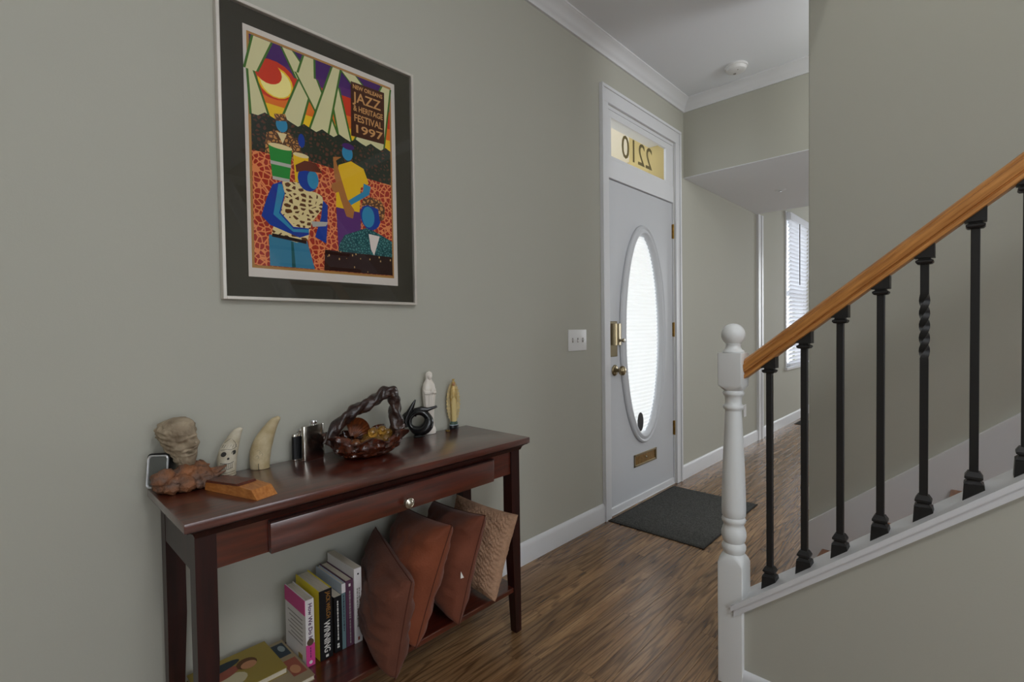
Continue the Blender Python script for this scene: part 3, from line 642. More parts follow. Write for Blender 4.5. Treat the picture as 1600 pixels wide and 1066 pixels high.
def voro(name, c1, c2, scale, thr, feature='DISTANCE_TO_EDGE', stretch=(1, 1, 1)):
    m = bpy.data.materials.new(name); m.use_nodes = True; MATS[name] = m
    N = m.node_tree.nodes; L = m.node_tree.links; p = N['Principled BSDF']; p.inputs['Roughness'].default_value = 0.85; p.inputs['Specular IOR Level'].default_value = 0.1
    tc = N.new('ShaderNodeTexCoord'); mp = N.new('ShaderNodeMapping'); mp.inputs['Scale'].default_value = stretch; L.new(tc.outputs['Object'], mp.inputs[0])
    v = N.new('ShaderNodeTexVoronoi'); v.feature = feature; v.inputs['Scale'].default_value = scale; L.new(mp.outputs[0], v.inputs['Vector'])
    r = N.new('ShaderNodeValToRGB'); r.color_ramp.interpolation = 'CONSTANT'; r.color_ramp.elements[0].color = rgb(c1); r.color_ramp.elements[1].color = rgb(c2); r.color_ramp.elements[1].position = thr
    L.new(v.outputs['Distance'], r.inputs[0]); L.new(r.outputs[0], p.inputs['Base Color'])
voro('p_ground', (228, 138, 86), (164, 50, 38), 62, 0.10)
voro('p_spots', (226, 206, 150), (96, 58, 32), 46, 0.20, stretch=(1, 1, 1.5))
voro('p_dots', (40, 22, 20), (40, 22, 20), 60, 0.5); voro('p_flecks', (212, 170, 110), (44, 24, 22), 70, 0.16, 'F1', (1, 1, 0.6))
voro('p_leaf', (44, 52, 42), (96, 60, 48), 70, 0.22); voro('p_weave', (24, 74, 80), (70, 128, 126), 110, 0.16)
voro('p_bubbles', (92, 62, 44), (196, 138, 78), 80, 0.14)
PM = list(pc)+['p_ground', 'p_spots', 'p_flecks', 'p_leaf', 'p_weave', 'p_bubbles']
g = G(); layer = [0]
def pp(m, pts, ext=0):
    layer[0] += 1; yy = -0.01265-layer[0]*0.00004; g.cur = PM.index(m)
    g.add([(PXa+u*(PXb-PXa), yy, PZb-v*(PZb-PZa)) for u, v in pts], [list(range(len(pts)))])
def pe(m, cu, cv, a, b, n=18, rot=0.0):
    k = (PXb-PXa)/(PZb-PZa)
    pp(m, [(cu+a*math.cos(2*PI*i/n)*math.cos(rot)-b*math.sin(2*PI*i/n)*math.sin(rot), cv+(a*math.cos(2*PI*i/n)*math.sin(rot)+b*math.sin(2*PI*i/n)*math.cos(rot))*k) for i in range(n)])
R_ = lambda u0, v0, u1, v1: [(u0, v0), (u1, v0), (u1, v1), (u0, v1)]
pp('p_border', R_(0, 0, 1, 1))
a0, a1 = 0.014, 0.986
pp('p_purple', R_(a0, 0.01, a1, 0.40)); pp('p_violet', R_(a0, 0.09, a1, 0.40)); pp('p_red', R_(a0, 0.13, a1, 0.40)); pp('p_orange', R_(a0, 0.22, a1, 0.40)); pp('p_yellow', R_(a0, 0.28, a1, 0.40))
pe('p_red', 0.15, 0.17, 0.15, 0.12); pe('p_yellow', 0.165, 0.178, 0.108, 0.098); pe('p_moon', 0.167, 0.180, 0.095, 0.088); pe('p_red', 0.122, 0.145, 0.082, 0.070)
def trunk(u0, v0, u1, v1, w0, w1):
    for m, e in (('p_green', 0.014), ('p_trunk', 0.0)):
        pp(m, [(u0-w0-e, v0), (u0+w0+e, v0), (u1+w1+e, v1), (u1-w1-e, v1)])
trunk(0.09, 0.012, 0.02, 0.16, 0.05, 0.03); trunk(0.018, 0.16, 0.07, 0.35, 0.012, 0.05)
trunk(0.36, 0.12, 0.24, 0.37, 0.04, 0.06); trunk(0.24, 0.012, 0.36, 0.13, 0.03, 0.06); trunk(0.38, 0.012, 0.36, 0.10, 0.03, 0.05); trunk(0.36, 0.10, 0.55, 0.36, 0.065, 0.035)
trunk(0.66, 0.012, 0.80, 0.10, 0.05, 0.05); trunk(0.55, 0.10, 0.63, 0.36, 0.03, 0.04); trunk(0.57, 0.012, 0.43, 0.36, 0.025, 0.06); trunk(0.96, 0.012, 0.80, 0.36, 0.03, 0.12)
pp('p_leaf', [(a0, 0.345)]+[(a0+(a1-a0)*i/24, 0.335+0.012*math.sin(i*2.1)) for i in range(1, 25)]+[(a1, 0.54), (a0, 0.54)])
pp('p_ground', [(a0, 0.50), (0.35, 0.487), (0.6, 0.50), (a1, 0.512), (a1, 0.988), (a0, 0.988)])
pp('p_sign', [(0.675, 0.046), (0.942, 0.041), (0.936, 0.308), (0.67, 0.313)])
# four generic players, simple flat shapes
pp('p_bubbles', [(0.10, 0.41), (0.15, 0.39), (0.24, 0.385), (0.31, 0.42), (0.32, 0.50), (0.09, 0.50)]); pp('p_cream', [(0.165, 0.395), (0.225, 0.393), (0.198, 0.44)])
pe('p_cyan', 0.195, 0.358, 0.036, 0.046); pp('p_bubbles', [(0.150, 0.318), (0.218, 0.306), (0.232, 0.335), (0.155, 0.348)]); pe('p_blue', 0.318, 0.405, 0.022, 0.045)
pp('p_conga', [(0.112, 0.46), (0.255, 0.455), (0.236, 0.60), (0.132, 0.605)]); pe('p_cream', 0.184, 0.456, 0.074, 0.016); pp('p_silver', R_(0.12, 0.525, 0.248, 0.540)); pp('p_silver', R_(0.132, 0.592, 0.236, 0.606))
pp('p_shirt', [(0.262, 0.475), (0.362, 0.470), (0.350, 0.60), (0.272, 0.60)]); pe('p_cream', 0.312, 0.472, 0.052, 0.014)
pp('p_violet', [(0.547, 0.67), (0.734, 0.67), (0.72, 0.93), (0.56, 0.93)]); pp('p_shirt', [(0.571, 0.473), (0.664, 0.440), (0.76, 0.462), (0.80, 0.53), (0.735, 0.56), (0.722, 0.684), (0.547, 0.678), (0.548, 0.55)])
pe('p_cyan', 0.638, 0.405, 0.040, 0.052); pe('p_purple', 0.645, 0.372, 0.046, 0.022); pp('p_cyan', [(0.759, 0.535), (0.815, 0.545), (0.802, 0.586), (0.651, 0.659), (0.633, 0.638), (0.753, 0.577)])
pp('p_brass', [(0.532, 0.441), (0.594, 0.431), (0.552, 0.456), (0.632, 0.631), (0.682, 0.678), (0.670, 0.720), (0.621, 0.715), (0.581, 0.637), (0.537, 0.53)]); pe('p_brass', 0.545, 0.585, 0.030, 0.034)
pp('p_jeans', [(0.10, 0.85), (0.34, 0.86), (0.388, 0.986), (0.103, 0.986)]); pp('p_teal', [(0.235, 0.87), (0.25, 0.87), (0.262, 0.986), (0.238, 0.986)])
pp('p_spots', [(0.19, 0.608), (0.293, 0.597), (0.375, 0.622), (0.449, 0.638), (0.459, 0.688), (0.374, 0.77), (0.342, 0.858), (0.271, 0.872), (0.118, 0.848), (0.128, 0.814), (0.156, 0.749), (0.204, 0.682)])
pp('p_dark', [(0.12, 0.843), (0.335, 0.858), (0.335, 0.873), (0.118, 0.858)])
pp('p_blue', [(0.129, 0.63), (0.185, 0.608), (0.204, 0.661), (0.175, 0.747), (0.252, 0.802), (0.353, 0.80), (0.353, 0.829), (0.291, 0.848), (0.109, 0.808), (0.059, 0.773), (0.092, 0.696)])
pp('p_cyan', [(0.165, 0.622), (0.19, 0.62), (0.20, 0.66), (0.165, 0.75), (0.252, 0.812), (0.35, 0.805), (0.35, 0.82), (0.25, 0.825), (0.13, 0.76)])
pp('p_blue', [(0.454, 0.659), (0.486, 0.678), (0.48, 0.78), (0.47, 0.86), (0.394, 0.835), (0.437, 0.741)]); pp('p_silver', [(0.37, 0.765), (0.486, 0.757), (0.47, 0.778), (0.38, 0.79)]); pe('p_blue', 0.355, 0.575, 0.068, 0.078); pe('p_cyan', 0.388, 0.572, 0.038, 0.060)
pp('p_cap', [(0.274, 0.522), (0.335, 0.492), (0.407, 0.491), (0.455, 0.531), (0.396, 0.534), (0.334, 0.538), (0.279, 0.553)])
pp('p_weave', [(0.563, 0.856), (0.603, 0.808), (0.782, 0.754), (0.896, 0.783), (0.984, 0.808), (0.984, 0.90), (0.557, 0.89)]); pp('p_white', [(0.79, 0.785), (0.88, 0.79), (0.831, 0.892), (0.806, 0.862)])
pe('p_blue', 0.81, 0.695, 0.082, 0.098); pe('p_cyan', 0.79, 0.70, 0.050, 0.075); pp('p_bubbles', [(0.735, 0.655), (0.75, 0.615), (0.809, 0.597), (0.898, 0.607), (0.93, 0.651), (0.916, 0.70), (0.884, 0.712), (0.871, 0.65), (0.783, 0.64)])
pp('p_flecks', [(0.46, 0.889), (0.984, 0.89), (0.984, 0.986), (0.451, 0.986)])
prt = g.build('poster_print', PM, t, smooth=0, fixn=False)
for p_ in prt.data.polygons: pass
# lettering on the poster
def ptxt(s, u, v, h, wid):
    size = h*(PZb-PZa)/0.72
    M = Matrix.Translation((PXa+u*(PXb-PXa), -0.0168, PZb-v*(PZb-PZa))) @ Matrix.Rotation(PI/2, 4, 'X')
    o = text_part('poster_lettering', s, size, 'p_signink', t, M, 0.00005, 'LEFT', 1.0, 0.0006)
    x0 = min(q.co.x for q in o.data.vertices); x1 = max(q.co.x for q in o.data.vertices); k = wid*(PXb-PXa)/(x1-x0)
    for q in o.data.vertices: q.co.x = x0+(q.co.x-x0)*k
    return o
ptxt('NEW ORLEANS', 0.686, 0.078, 0.020, 0.235); ptxt('JAZZ', 0.690, 0.142, 0.050, 0.225); ptxt('& HERITAGE', 0.688, 0.186, 0.028, 0.235); ptxt('FESTIVAL', 0.690, 0.236, 0.035, 0.225); ptxt('1997', 0.692, 0.291, 0.040, 0.215)
G().box(FX0+0.009, FX1-0.009, -0.0225, -0.0205, FZ0+0.009, FZ1-0.009).build('glass', 'picture_glass', t)

# ================================================================== CONSOLE TABLE
TXa, TXb, TYf, TYb, TZ = 0.266, 1.369, -0.3845, -0.0253, 0.735
t = thing('console_table', 'dark mahogany console table with one drawer and a low shelf against the wall', 'console table', ((TXa+TXb)/2, (TYf+TYb)/2, 0))
G().box(TXa, TXb, TYf, TYb, TZ-0.022, TZ, 0.003, 2).build('table_top', 'table_wood', t)
# cove moulding under the top
def ringrect(d, z): return [Vector(p) for p in ((TXa+d, TYf+d, z), (TXb-d, TYf+d, z), (TXb-d, TYb-0.004, z), (TXa+d, TYb-0.004, z))]
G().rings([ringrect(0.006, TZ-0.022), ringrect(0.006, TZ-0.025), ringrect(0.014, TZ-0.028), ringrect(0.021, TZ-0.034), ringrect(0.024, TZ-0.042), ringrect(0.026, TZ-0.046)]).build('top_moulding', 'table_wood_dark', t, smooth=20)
LX0, LX1, LYf, LYb = 0.292, 1.343, -0.352, -0.036       # outer leg faces
AZ0, AZ1 = 0.604, TZ-0.046
G().box(LX0+0.040, LX1-0.040, LYf+0.006, LYf+0.024, AZ0, AZ1).build('front_apron', 'table_wood', t)
G().box(LX0+0.040, LX1-0.040, LYb-0.024, LYb-0.006, AZ0, AZ1).build('back_apron', 'table_wood', t)
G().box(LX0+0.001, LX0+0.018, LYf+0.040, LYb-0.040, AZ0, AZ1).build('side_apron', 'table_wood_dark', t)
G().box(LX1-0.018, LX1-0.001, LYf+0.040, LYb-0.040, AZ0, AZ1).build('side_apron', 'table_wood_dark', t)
for sx, sy in ((0, 0), (1, 0), (0, 1), (1, 1)):
    wt, wb = 0.043, 0.028; xo = (LX0, LX1)[sx]; yo = (LYf, LYb)[sy]; dx = 1-2*sx; dy = 1-2*sy
    rs = [[Vector((xo+dx*a, yo+dy*b, z)) for a, b in ((0, 0), (k, 0), (k, k), (0, k))] for k, z in ((wb, 0.003), (wt, 0.40), (wt, AZ1))]
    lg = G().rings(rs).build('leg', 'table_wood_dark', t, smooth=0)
    cx_, cy_ = xo+dx*0.014, yo+dy*0.014
    G().lathe([(0.001, 0), (0.010, 0), (0.010, 0.003), (0.001, 0.003)], (cx_, cy_, 0), 12).build('glide', 'nickel', lg)
dr = G().box(0.447, 1.200, LYf-0.012, LYf+0.006, 0.603, 0.678, 0.003, 2).build('drawer', 'table_wood', t)
G().box(0.447, 1.200, LYf-0.014, LYf+0.004, 0.678, 0.683, 0.001).build('drawer_lip', 'table_wood_dark', dr)
M = Matrix.Translation((0.832, LYf-0.012, 0.629)) @ Matrix.Rotation(PI/2, 4, 'X')
G().lathe([(0.001, 0), (0.008, 0), (0.006, 0.004), (0.0055, 0.012), (0.009, 0.016), (0.0145, 0.018), (0.0150, 0.021), (0.0125, 0.023), (0.0115, 0.0215), (0.010, 0.023), (0.006, 0.026), (0.001, 0.027)], seg=28, M=M).build('drawer_knob', 'nickel', dr, smooth=40)
SHZ = 0.175
G().box(LX0+0.010, LX1-0.010, LYf+0.006, LYb-0.002, SHZ-0.018, SHZ, 0.002).build('lower_shelf', 'table_wood', t)

# ================================================================== CUSHIONS
def cushion(label, BT, FT, FB, BB, th, m, seed, bend=0.0, knit=False, pinch=0.045, side=1):
    BT, FT, FB, BB = map(Vector, (BT, FT, FB, BB)); c = (BT+FT+FB+BB)/4; n_ = (FT-BT).cross(BB-BT).normalized()
    if n_.x > 0: n_ = -n_          # positive side faces the room's left
    N_ = 110 if knit else 48
    def surf(sgn):
        def f(u, v):
            U, V = 2*u-1, 2*v-1
            # edges drawn in between the corners
            uu = 0.5+0.5*U*(1-pinch*(1-V*V)*0.9); vv = 0.5+0.5*V*(1-pinch*(1-U*U)*0.9)
            p = (BT*(1-uu)+FT*uu)*(1-vv)+(BB*(1-uu)+FB*uu)*vv
            h = max(0.0, (1-abs(U)**5)*(1-abs(V)**5))**0.42*(0.62+0.38*(1-U*U)*(1-V*V))
            wr = 0.0
            e = max(abs(U), abs(V))
            wr += 0.011*fbm((U*1.2+seed, V*2.6, sgn*3+seed), 1.3, 3)*min(1, (1-e)*6)
            wr += 0.0050*math.sin((V*13+2*U+seed)+3*fbm((U, V, seed), 1.5, 2))*max(0, abs(U)-0.25)*min(1, (1-e)*8)
            if knit: wr += 0.0034*math.sin(u*120)*math.sin(v*120+1.5*math.sin(u*60))*min(1, (1-e)*12)
            return p+n_*(sgn*(th*(0.60 if sgn > 0 else 0.42)*h*(1+0.15*U))+wr+bend*(1-V*V)*(1-U*U))
        return f
    cz = min(BB.z, FB.z)
    t = thing('cushion', label, 'cushion', (c.x, c.y, cz), 'throw cushions on the table shelf')
    g = G(); g.grid(surf(1), N_, N_); g.grid(surf(-1), N_, N_)
    o = g.build('cover', m, t, smooth=80)
    bm = bmesh.new(); bm.from_mesh(o.data); bmesh.ops.remove_doubles(bm, verts=bm.verts[:], dist=0.0006); bmesh.ops.recalc_face_normals(bm, faces=bm.faces[:]); bm.to_mesh(o.data); bm.free()
    if not knit:
        f = surf(1); path = [f(i/40, 0.0) for i in range(41)]+[f(1.0, i/40) for i in range(1, 41)]+[f(1-i/40, 1.0) for i in range(1, 41)]+[f(0.0, 1-i/40) for i in range(1, 40)]
        G().tube(path, 0.0018, 5, cap=True).build('seam', 'thread', t, smooth=60)
    return t, surf
cushion('dull brown cushion standing right next to the row of books', (0.900, -0.075, 0.455), (0.812, -0.415, 0.412), (0.742, -0.430, 0.170), (0.842, -0.075, 0.190), 0.124, 'cushion_dark', 1.3)
cushion('rust brown velvety cushion under the drawer knob, second from the books', (1.015, -0.072, 0.498), (0.985, -0.390, 0.520), (0.842, -0.385, 0.190), (0.945, -0.072, 0.190), 0.150, 'cushion_rust', 4.1)
t3, s3 = cushion('brown cushion with a small white tag, pressed against the tan knitted one', (1.155, -0.072, 0.480), (1.125, -0.395, 0.512), (1.010, -0.385, 0.184), (1.070, -0.072, 0.190), 0.125, 'cushion_brown', 7.7)
p_ = s3(1)(0.965, 0.55)
G().add([p_+Vector((-0.003, -0.010, 0.010)), p_+Vector((-0.008, -0.014, -0.010)), p_+Vector((0.004, -0.016, -0.010))], [[0, 1, 2]]).add([p_+Vector((-0.003, -0.0095, 0.010)), p_+Vector((-0.008, -0.0135, -0.010)), p_+Vector((0.004, -0.0155, -0.010))], [[2, 1, 0]]).build('care_tag', 'tag_white', t3, smooth=0, fixn=False)
cushion('tan knitted cushion at the right end of the table shelf', (1.262, -0.085, 0.480), (1.298, -0.385, 0.462), (1.185, -0.375, 0.184), (1.190, -0.085, 0.192), 0.095, 'cushion_tan', 3.2, knit=True, pinch=0.05)

# ================================================================== BOOKS
def book(name, label, x0, x1, yf, depth, h, cover, spine, lean=0.0, front=None, hard=True):
    z0 = SHZ+0.0005; t = thing(name, label, 'book', ((x0+x1)/2, yf+depth/2, z0), 'books standing on the table shelf')
    c = 0.0022 if hard else 0.0008; e = 0.003 if hard else 0.0
    G().box(x0, x0+c, yf, yf+depth, z0, z0+h).build('cover_board', front or cover, t, smooth=0)
    G().box(x1-c, x1, yf, yf+depth, z0, z0+h).build('cover_board', cover, t, smooth=0)
    sp = G().box(x0, x1, yf-0.0015, yf+0.001, z0, z0+h, 0.0006).build('spine', spine, t, smooth=0)
    G().box(x0+c, x1-c, yf+0.001, yf+depth-e, z0+e, z0+h-e).build('page_block', 'page', t, smooth=0)
    return t, sp, z0
def spine_txt(sp, s, xc, z_top, yf, size, m, length=None, bold=0.0, xs=1.0):
    # reads from top to bottom
    M = Matrix.Translation((xc, yf-0.0019, z_top)) @ Matrix.Rotation(PI/2, 4, 'X') @ Matrix.Rotation(-PI/2, 4, 'Z')
    o = text_part('spine_title', s, size, m, sp, M, 0.0002, 'LEFT', xs, bold)
    zs = [q.co.z for q in o.data.vertices]; xsn = [q.co.x for q in o.data.vertices]; k = 1.0; cx0 = (min(xsn)+max(xsn))/2
    zt = max(zs)
    if length: k = length/(max(zs)-min(zs))
    tx = xc-wloc(sp).x
    for q in o.data.vertices: q.co.z = zt+(q.co.z-zt)*k; q.co.x += tx-cx0
    return o
def spine_lines(sp, xc, z_top, yf, length, wid, m, rows=1):
    g = G(); random.seed(int(xc*1000))
    for r in range(rows):
        z = z_top; x = xc+(r-(rows-1)/2)*wid*1.3
        while z > z_top-length:
            l = random.uniform(0.004, 0.010); hgt = wid*random.uniform(0.6, 1.0)
            g.box(x-hgt/2, x+hgt/2, yf-0.0021, yf-0.0014, z-l, z); z -= l+0.002
    return g.build('spine_lettering', m, sp, smooth=0)
yf = -0.205
t, sp, z0 = book('pink_book', 'white and pink book at the left end of the standing row', 0.593, 0.618, yf, 0.140, 0.194, 'book_white', 'book_white')
G().box(0.5915, 0.5932, yf, yf+0.140, z0+0.150, z0+0.1935).build('cover_band', 'pink', t, smooth=0)
G().box(0.5928, 0.6182, yf-0.0022, yf-0.001, z0+0.0005, z0+0.064).build('spine_band', 'pink', sp, smooth=0)
for k in range(7): G().box(0.5922, 0.5930, yf+0.02, yf+0.12-0.01*(k % 3), z0+0.128-k*0.012, z0+0.131-k*0.012).build('blurb_line', 'grey_ink', t, smooth=0)
G().box(0.5922, 0.593, yf+0.024, yf+0.05, z0+0.012, z0+0.026).build('barcode_patch', 'olive', t, smooth=0)
spine_txt(sp, 'How We Do It', 0.6065, z0+0.183, yf, 0.016, 'purple_ink', 0.105, 0.0003)
spine_lines(sp, 0.6055, z0+0.055, yf-0.001, 0.03, 0.003, 'purple_ink'); G().prism(ell(0.6055, z0+0.070, 0.010, 0.010, 14), 'y', yf-0.0024, yf-0.001).build('spine_emblem', 'cover_brown', sp, smooth=0)
G().prism(ell(0.6055, z0+0.012, 0.005, 0.005, 14), 'y', yf-0.0028, yf-0.001).build('spine_emblem', 'white_ink', sp, smooth=0)
t, sp, z0 = book('winning_book', 'thick yellow book with a black spine and large white title', 0.632, 0.671, yf-0.004, 0.158, 0.205, 'yellow', 'book_black', front='yellow')
spine_txt(sp, 'JACK WELCH', 0.657, z0+0.198, yf-0.004, 0.017, 'gold_ink', 0.080, 0.0003); spine_txt(sp, 'WINNING', 0.654, z0+0.112, yf-0.004, 0.026, 'white_ink', 0.092, 0.0004)
G().box(0.649, 0.657, yf-0.0064, yf-0.005, z0+0.006, z0+0.013).build('spine_emblem', 'white_ink', sp, smooth=0)
t, sp, z0 = book('paperback_book', 'low brown paperback squeezed behind the yellow book', 0.6725, 0.6775, yf+0.02, 0.130, 0.196, 'cover_brown', 'cover_brown', hard=False)
t, sp, z0 = book('black_book', 'short black paperback between the yellow book and the pale thin one', 0.679, 0.703, yf, 0.120, 0.168, 'book_black', 'book_black', hard=False)
spine_lines(sp, 0.690, z0+0.155, yf, 0.115, 0.0045, 'white_ink'); spine_lines(sp, 0.690, z0+0.026, yf, 0.014, 0.008, 'white_ink')
t, sp, z0 = book('teal_book', 'thin pale blue and teal book left of the purple book', 0.7035, 0.7155, yf, 0.170, 0.200, 'pale_blue', 'teal')
spine_lines(sp, 0.7095, z0+0.165, yf, 0.11, 0.004, 'cover_night'); G().box(0.7033, 0.7157, yf-0.0022, yf-0.001, z0+0.172, z0+0.200).build('spine_band', 'book_white', sp, smooth=0)
t, sp, z0 = book('purple_book', 'dark purple hardback with pale title, second from the right in the row', 0.7165, 0.7415, yf, 0.170, 0.203, 'purple', 'purple')
spine_lines(sp, 0.7295, z0+0.170, yf, 0.085, 0.006, 'grey_ink'); spine_lines(sp, 0.7295, z0+0.080, yf, 0.07, 0.004, 'grey_ink'); spine_lines(sp, 0.7295, z0+0.192, yf, 0.01, 0.008, 'white_ink')
t, sp, z0 = book('white_book', 'tall white book at the right end of the row, beside the cushion', 0.7425, 0.7675, yf-0.004, 0.172, 0.232, 'book_white', 'book_white', hard=False)
spine_lines(sp, 0.756, z0+0.17, yf-0.004, 0.12, 0.005, 'grey_ink', 2); G().prism(ell(0.756, z0+0.214, 0.0028, 0.0028, 12), 'y', yf-0.0064, yf-0.005).build('spine_dot', 'book_black', sp, smooth=0)
G().box(0.752, 0.758, yf-0.0064, yf-0.005, z0+0.008, z0+0.018).build('spine_emblem', 'rose', sp, smooth=0)
# flat art books
def flat_book(name, label, x0, x1, y0, y1, z0, z1, cov):
    t = thing(name, label, 'book', ((x0+x1)/2, (y0+y1)/2, z0), 'art books lying on the shelf')
    G().box(x0, x1, y0, y1, z0, z0+0.0015).build('back_cover', cov, t, smooth=0)
    G().box(x0+0.002, x1-0.002, y0+0.002, y1-0.001, z0+0.0015, z1-0.0015).build('page_block', 'page', t, smooth=0)
    cv = G().box(x0, x1, y0, y1, z1-0.0015, z1).build('front_cover', cov, t, smooth=0)
    return t, cv
t, cv = flat_book('art_book', 'tan art book with two small pictures, lying under the other beside the pink book', 0.345, 0.589, -0.268, -0.040, SHZ+0.0005, SHZ+0.014, 'cover_tan')
zt = SHZ+0.014
g = G(); g.poly([(0.549, -0.128, zt+0.0002), (0.583, -0.128, zt+0.0002), (0.583, -0.055, zt+0.0002), (0.549, -0.055, zt+0.0002)]); g.build('night_picture', 'cover_night', cv, smooth=0)
g = G(); g.poly([(x, y, zt+0.0004) for x, y in [(0.570+0.009*math.cos(a*PI/6), -0.085+0.018*math.sin(a*PI/6)) for a in range(12)]]); g.build('night_glow', 'cover_moon', cv, smooth=0)
g = G(); g.poly([(0.546, -0.235, zt+0.0002), (0.583, -0.235, zt+0.0002), (0.583, -0.15, zt+0.0002), (0.546, -0.15, zt+0.0002)]); g.build('figure_picture', 'rose', cv, smooth=0)
g = G(); g.poly([(x, y, zt+0.0004) for x, y in [(0.562+0.013*math.cos(a*PI/6), -0.205+0.022*math.sin(a*PI/6)) for a in range(12)]]); g.build('figure_shape', 'skin_tan', cv, smooth=0)
t, cv = flat_book('art_book', 'olive gold art book with a painted figure on its cover, lying on top', 0.339, 0.540, -0.205, -0.036, zt+0.0005, zt+0.017, 'olive')
z1 = zt+0.017
keep = cv
t, cv = flat_book('booklet', 'thin cream booklet at the left end of the shelf, behind the front leg', 0.297, 0.343, -0.215, -0.088, SHZ+0.0005, SHZ+0.012, 'cream')
cv = keep
def blob(nm, m, pts, k):
    G().poly([(x, y, z1+0.0002*k) for x, y in pts]).build(nm, m, cv, smooth=0)
el2 = lambda cx, cy, a, b, r=0.0: [(cx+a*math.cos(i*PI/9)*math.cos(r)-b*math.sin(i*PI/9)*math.sin(r), cy+a*math.cos(i*PI/9)*math.sin(r)+b*math.sin(i*PI/9)*math.cos(r)) for i in range(18)]
blob('painted_robe', 'cream', el2(0.400, -0.150, 0.055, 0.035), 1); blob('painted_sleeve', 'rose', el2(0.405, -0.110, 0.045, 0.022, 0.2), 2); blob('painted_cloak', 'cloak', el2(0.405, -0.078, 0.055, 0.018, 0.15), 3)
blob('painted_hair', 'hair', el2(0.468, -0.105, 0.026, 0.026), 4); blob('painted_face', 'skin_tan', el2(0.470, -0.115, 0.020, 0.018), 5); blob('painted_shawl', 'cover_moon', el2(0.392, -0.182, 0.045, 0.014), 6)

# ================================================================== THINGS ON THE TABLE
TZs = TZ+0.0005
def rotm(x, y, z, a): return Matrix.Translation((x, y, z)) @ Matrix.Rotation(a, 4, 'Z')
# small clock radio
M = rotm(0.2900, -0.058, TZs, math.radians(-42)) @ Matrix.Rotation(math.radians(-8), 4, 'X')
t = thing('desk_clock', 'small black desk clock with a chrome rimmed face, behind the burl at the table end', 'clock', (0.30, -0.052, TZs))
def rrect(w_, h_, r, n=5):
    o = []
    for cx_, cz_, a0 in ((w_-r, h_-r, 0), (-w_+r, h_-r, PI/2), (-w_+r, r, PI), (w_-r, r, 1.5*PI)):
        for i in range(n): a = a0+PI/2*i/(n-1); o.append((cx_+r*math.cos(a), cz_+r*math.sin(a)))
    return o
mx = Matrix.Translation((0, 0, 0.0035))
rs = []
for yy, k in ((-0.018, 1.0), (0.0, 1.0), (0.018, 0.86), (0.026, 0.7)):
    rs.append([M @ mx @ Vector((x*k, yy, 0.001+(z)*(k*0.25+0.75))) for x, z in rrect(0.027, 0.088, 0.010)])
G().rings(rs).build('clock_body', 'black_plastic', t, smooth=50)
def rimz(sc_, yy): return [M @ mx @ Vector((x*sc_, yy, 0.045+(z-0.044)*(1-(1-sc_)*0.6))) for x, z in rrect(0.0255, 0.084, 0.009)]
G().rings([rimz(1.0, -0.0175), rimz(1.0, -0.0205), rimz(0.93, -0.022), rimz(0.84, -0.0205), rimz(0.82, -0.0178)], cap=False).build('chrome_rim', 'silver_plastic', t, smooth=50)
G().rings([rimz(0.83, -0.0178), rimz(0.83, -0.0186)]).build('display', 'screen_grey', t, smooth=50)
# burl wood base
t = thing('burl_wood', 'knobbly reddish brown burl of wood lying at the left end of the table', 'burl', (0.345, -0.10, TZs))
random.seed(11); g = G()
def lump(c, r, sc_=(1, 1, 1), amp=0.25, s=28):
    sd = random.random()*9
    g.ico(c, r, 3, lambda d: 1+amp*fbm((d.x+sd, d.y, d.z), 2.2, 4)+0.22*abs(noise.noise(d*5+Vector((sd, 0, 0)))), sc_)
for k in range(70):
    a = random.random()*2*PI; q = math.sqrt(random.random()); x = 0.338+0.060*q*math.cos(a); y = -0.103+0.040*q*math.sin(a)
    top = 0.052*(1-0.55*q*q); r = random.uniform(0.009, 0.017); lump((x, y, TZs+max(r, random.uniform(0.2, 1.0)*top-r*0.3)), r, (1.1, 1.0, 0.95), 0.35)
for x, y, dz, r in ((0.287, -0.112, 0.038, 0.023), (0.330, -0.140, 0.018, 0.019), (0.372, -0.080, 0.036, 0.024), (0.338, -0.100, 0.026, 0.032), (0.310, -0.100, 0.024, 0.028), (0.365, -0.105, 0.022, 0.026)): lump((x, y, TZs+max(dz, r)), r, (1.05, 1, 0.95), 0.4)
lowest = min(v.z for v in g.v)
for v in g.v: v.z = max(v.z, TZs+0.0002)
for p0, p1, r0 in (((0.392, -0.105, 0.022), (0.432, -0.100, 0.040), 0.010), ((0.395, -0.092, 0.030), (0.436, -0.082, 0.036), 0.009), ((0.385, -0.115, 0.016), (0.425, -0.118, 0.030), 0.008)):
    g.tube([(p0[0]+(p1[0]-p0[0])*i/6, p0[1]+(p1[1]-p0[1])*i/6, TZs+p0[2]+(p1[2]-p0[2])*i/6) for i in range(7)], [r0*(1-0.8*(i/6)) for i in range(7)], 8)
g.build('burl_mass', 'burl_wood', t, smooth=180)
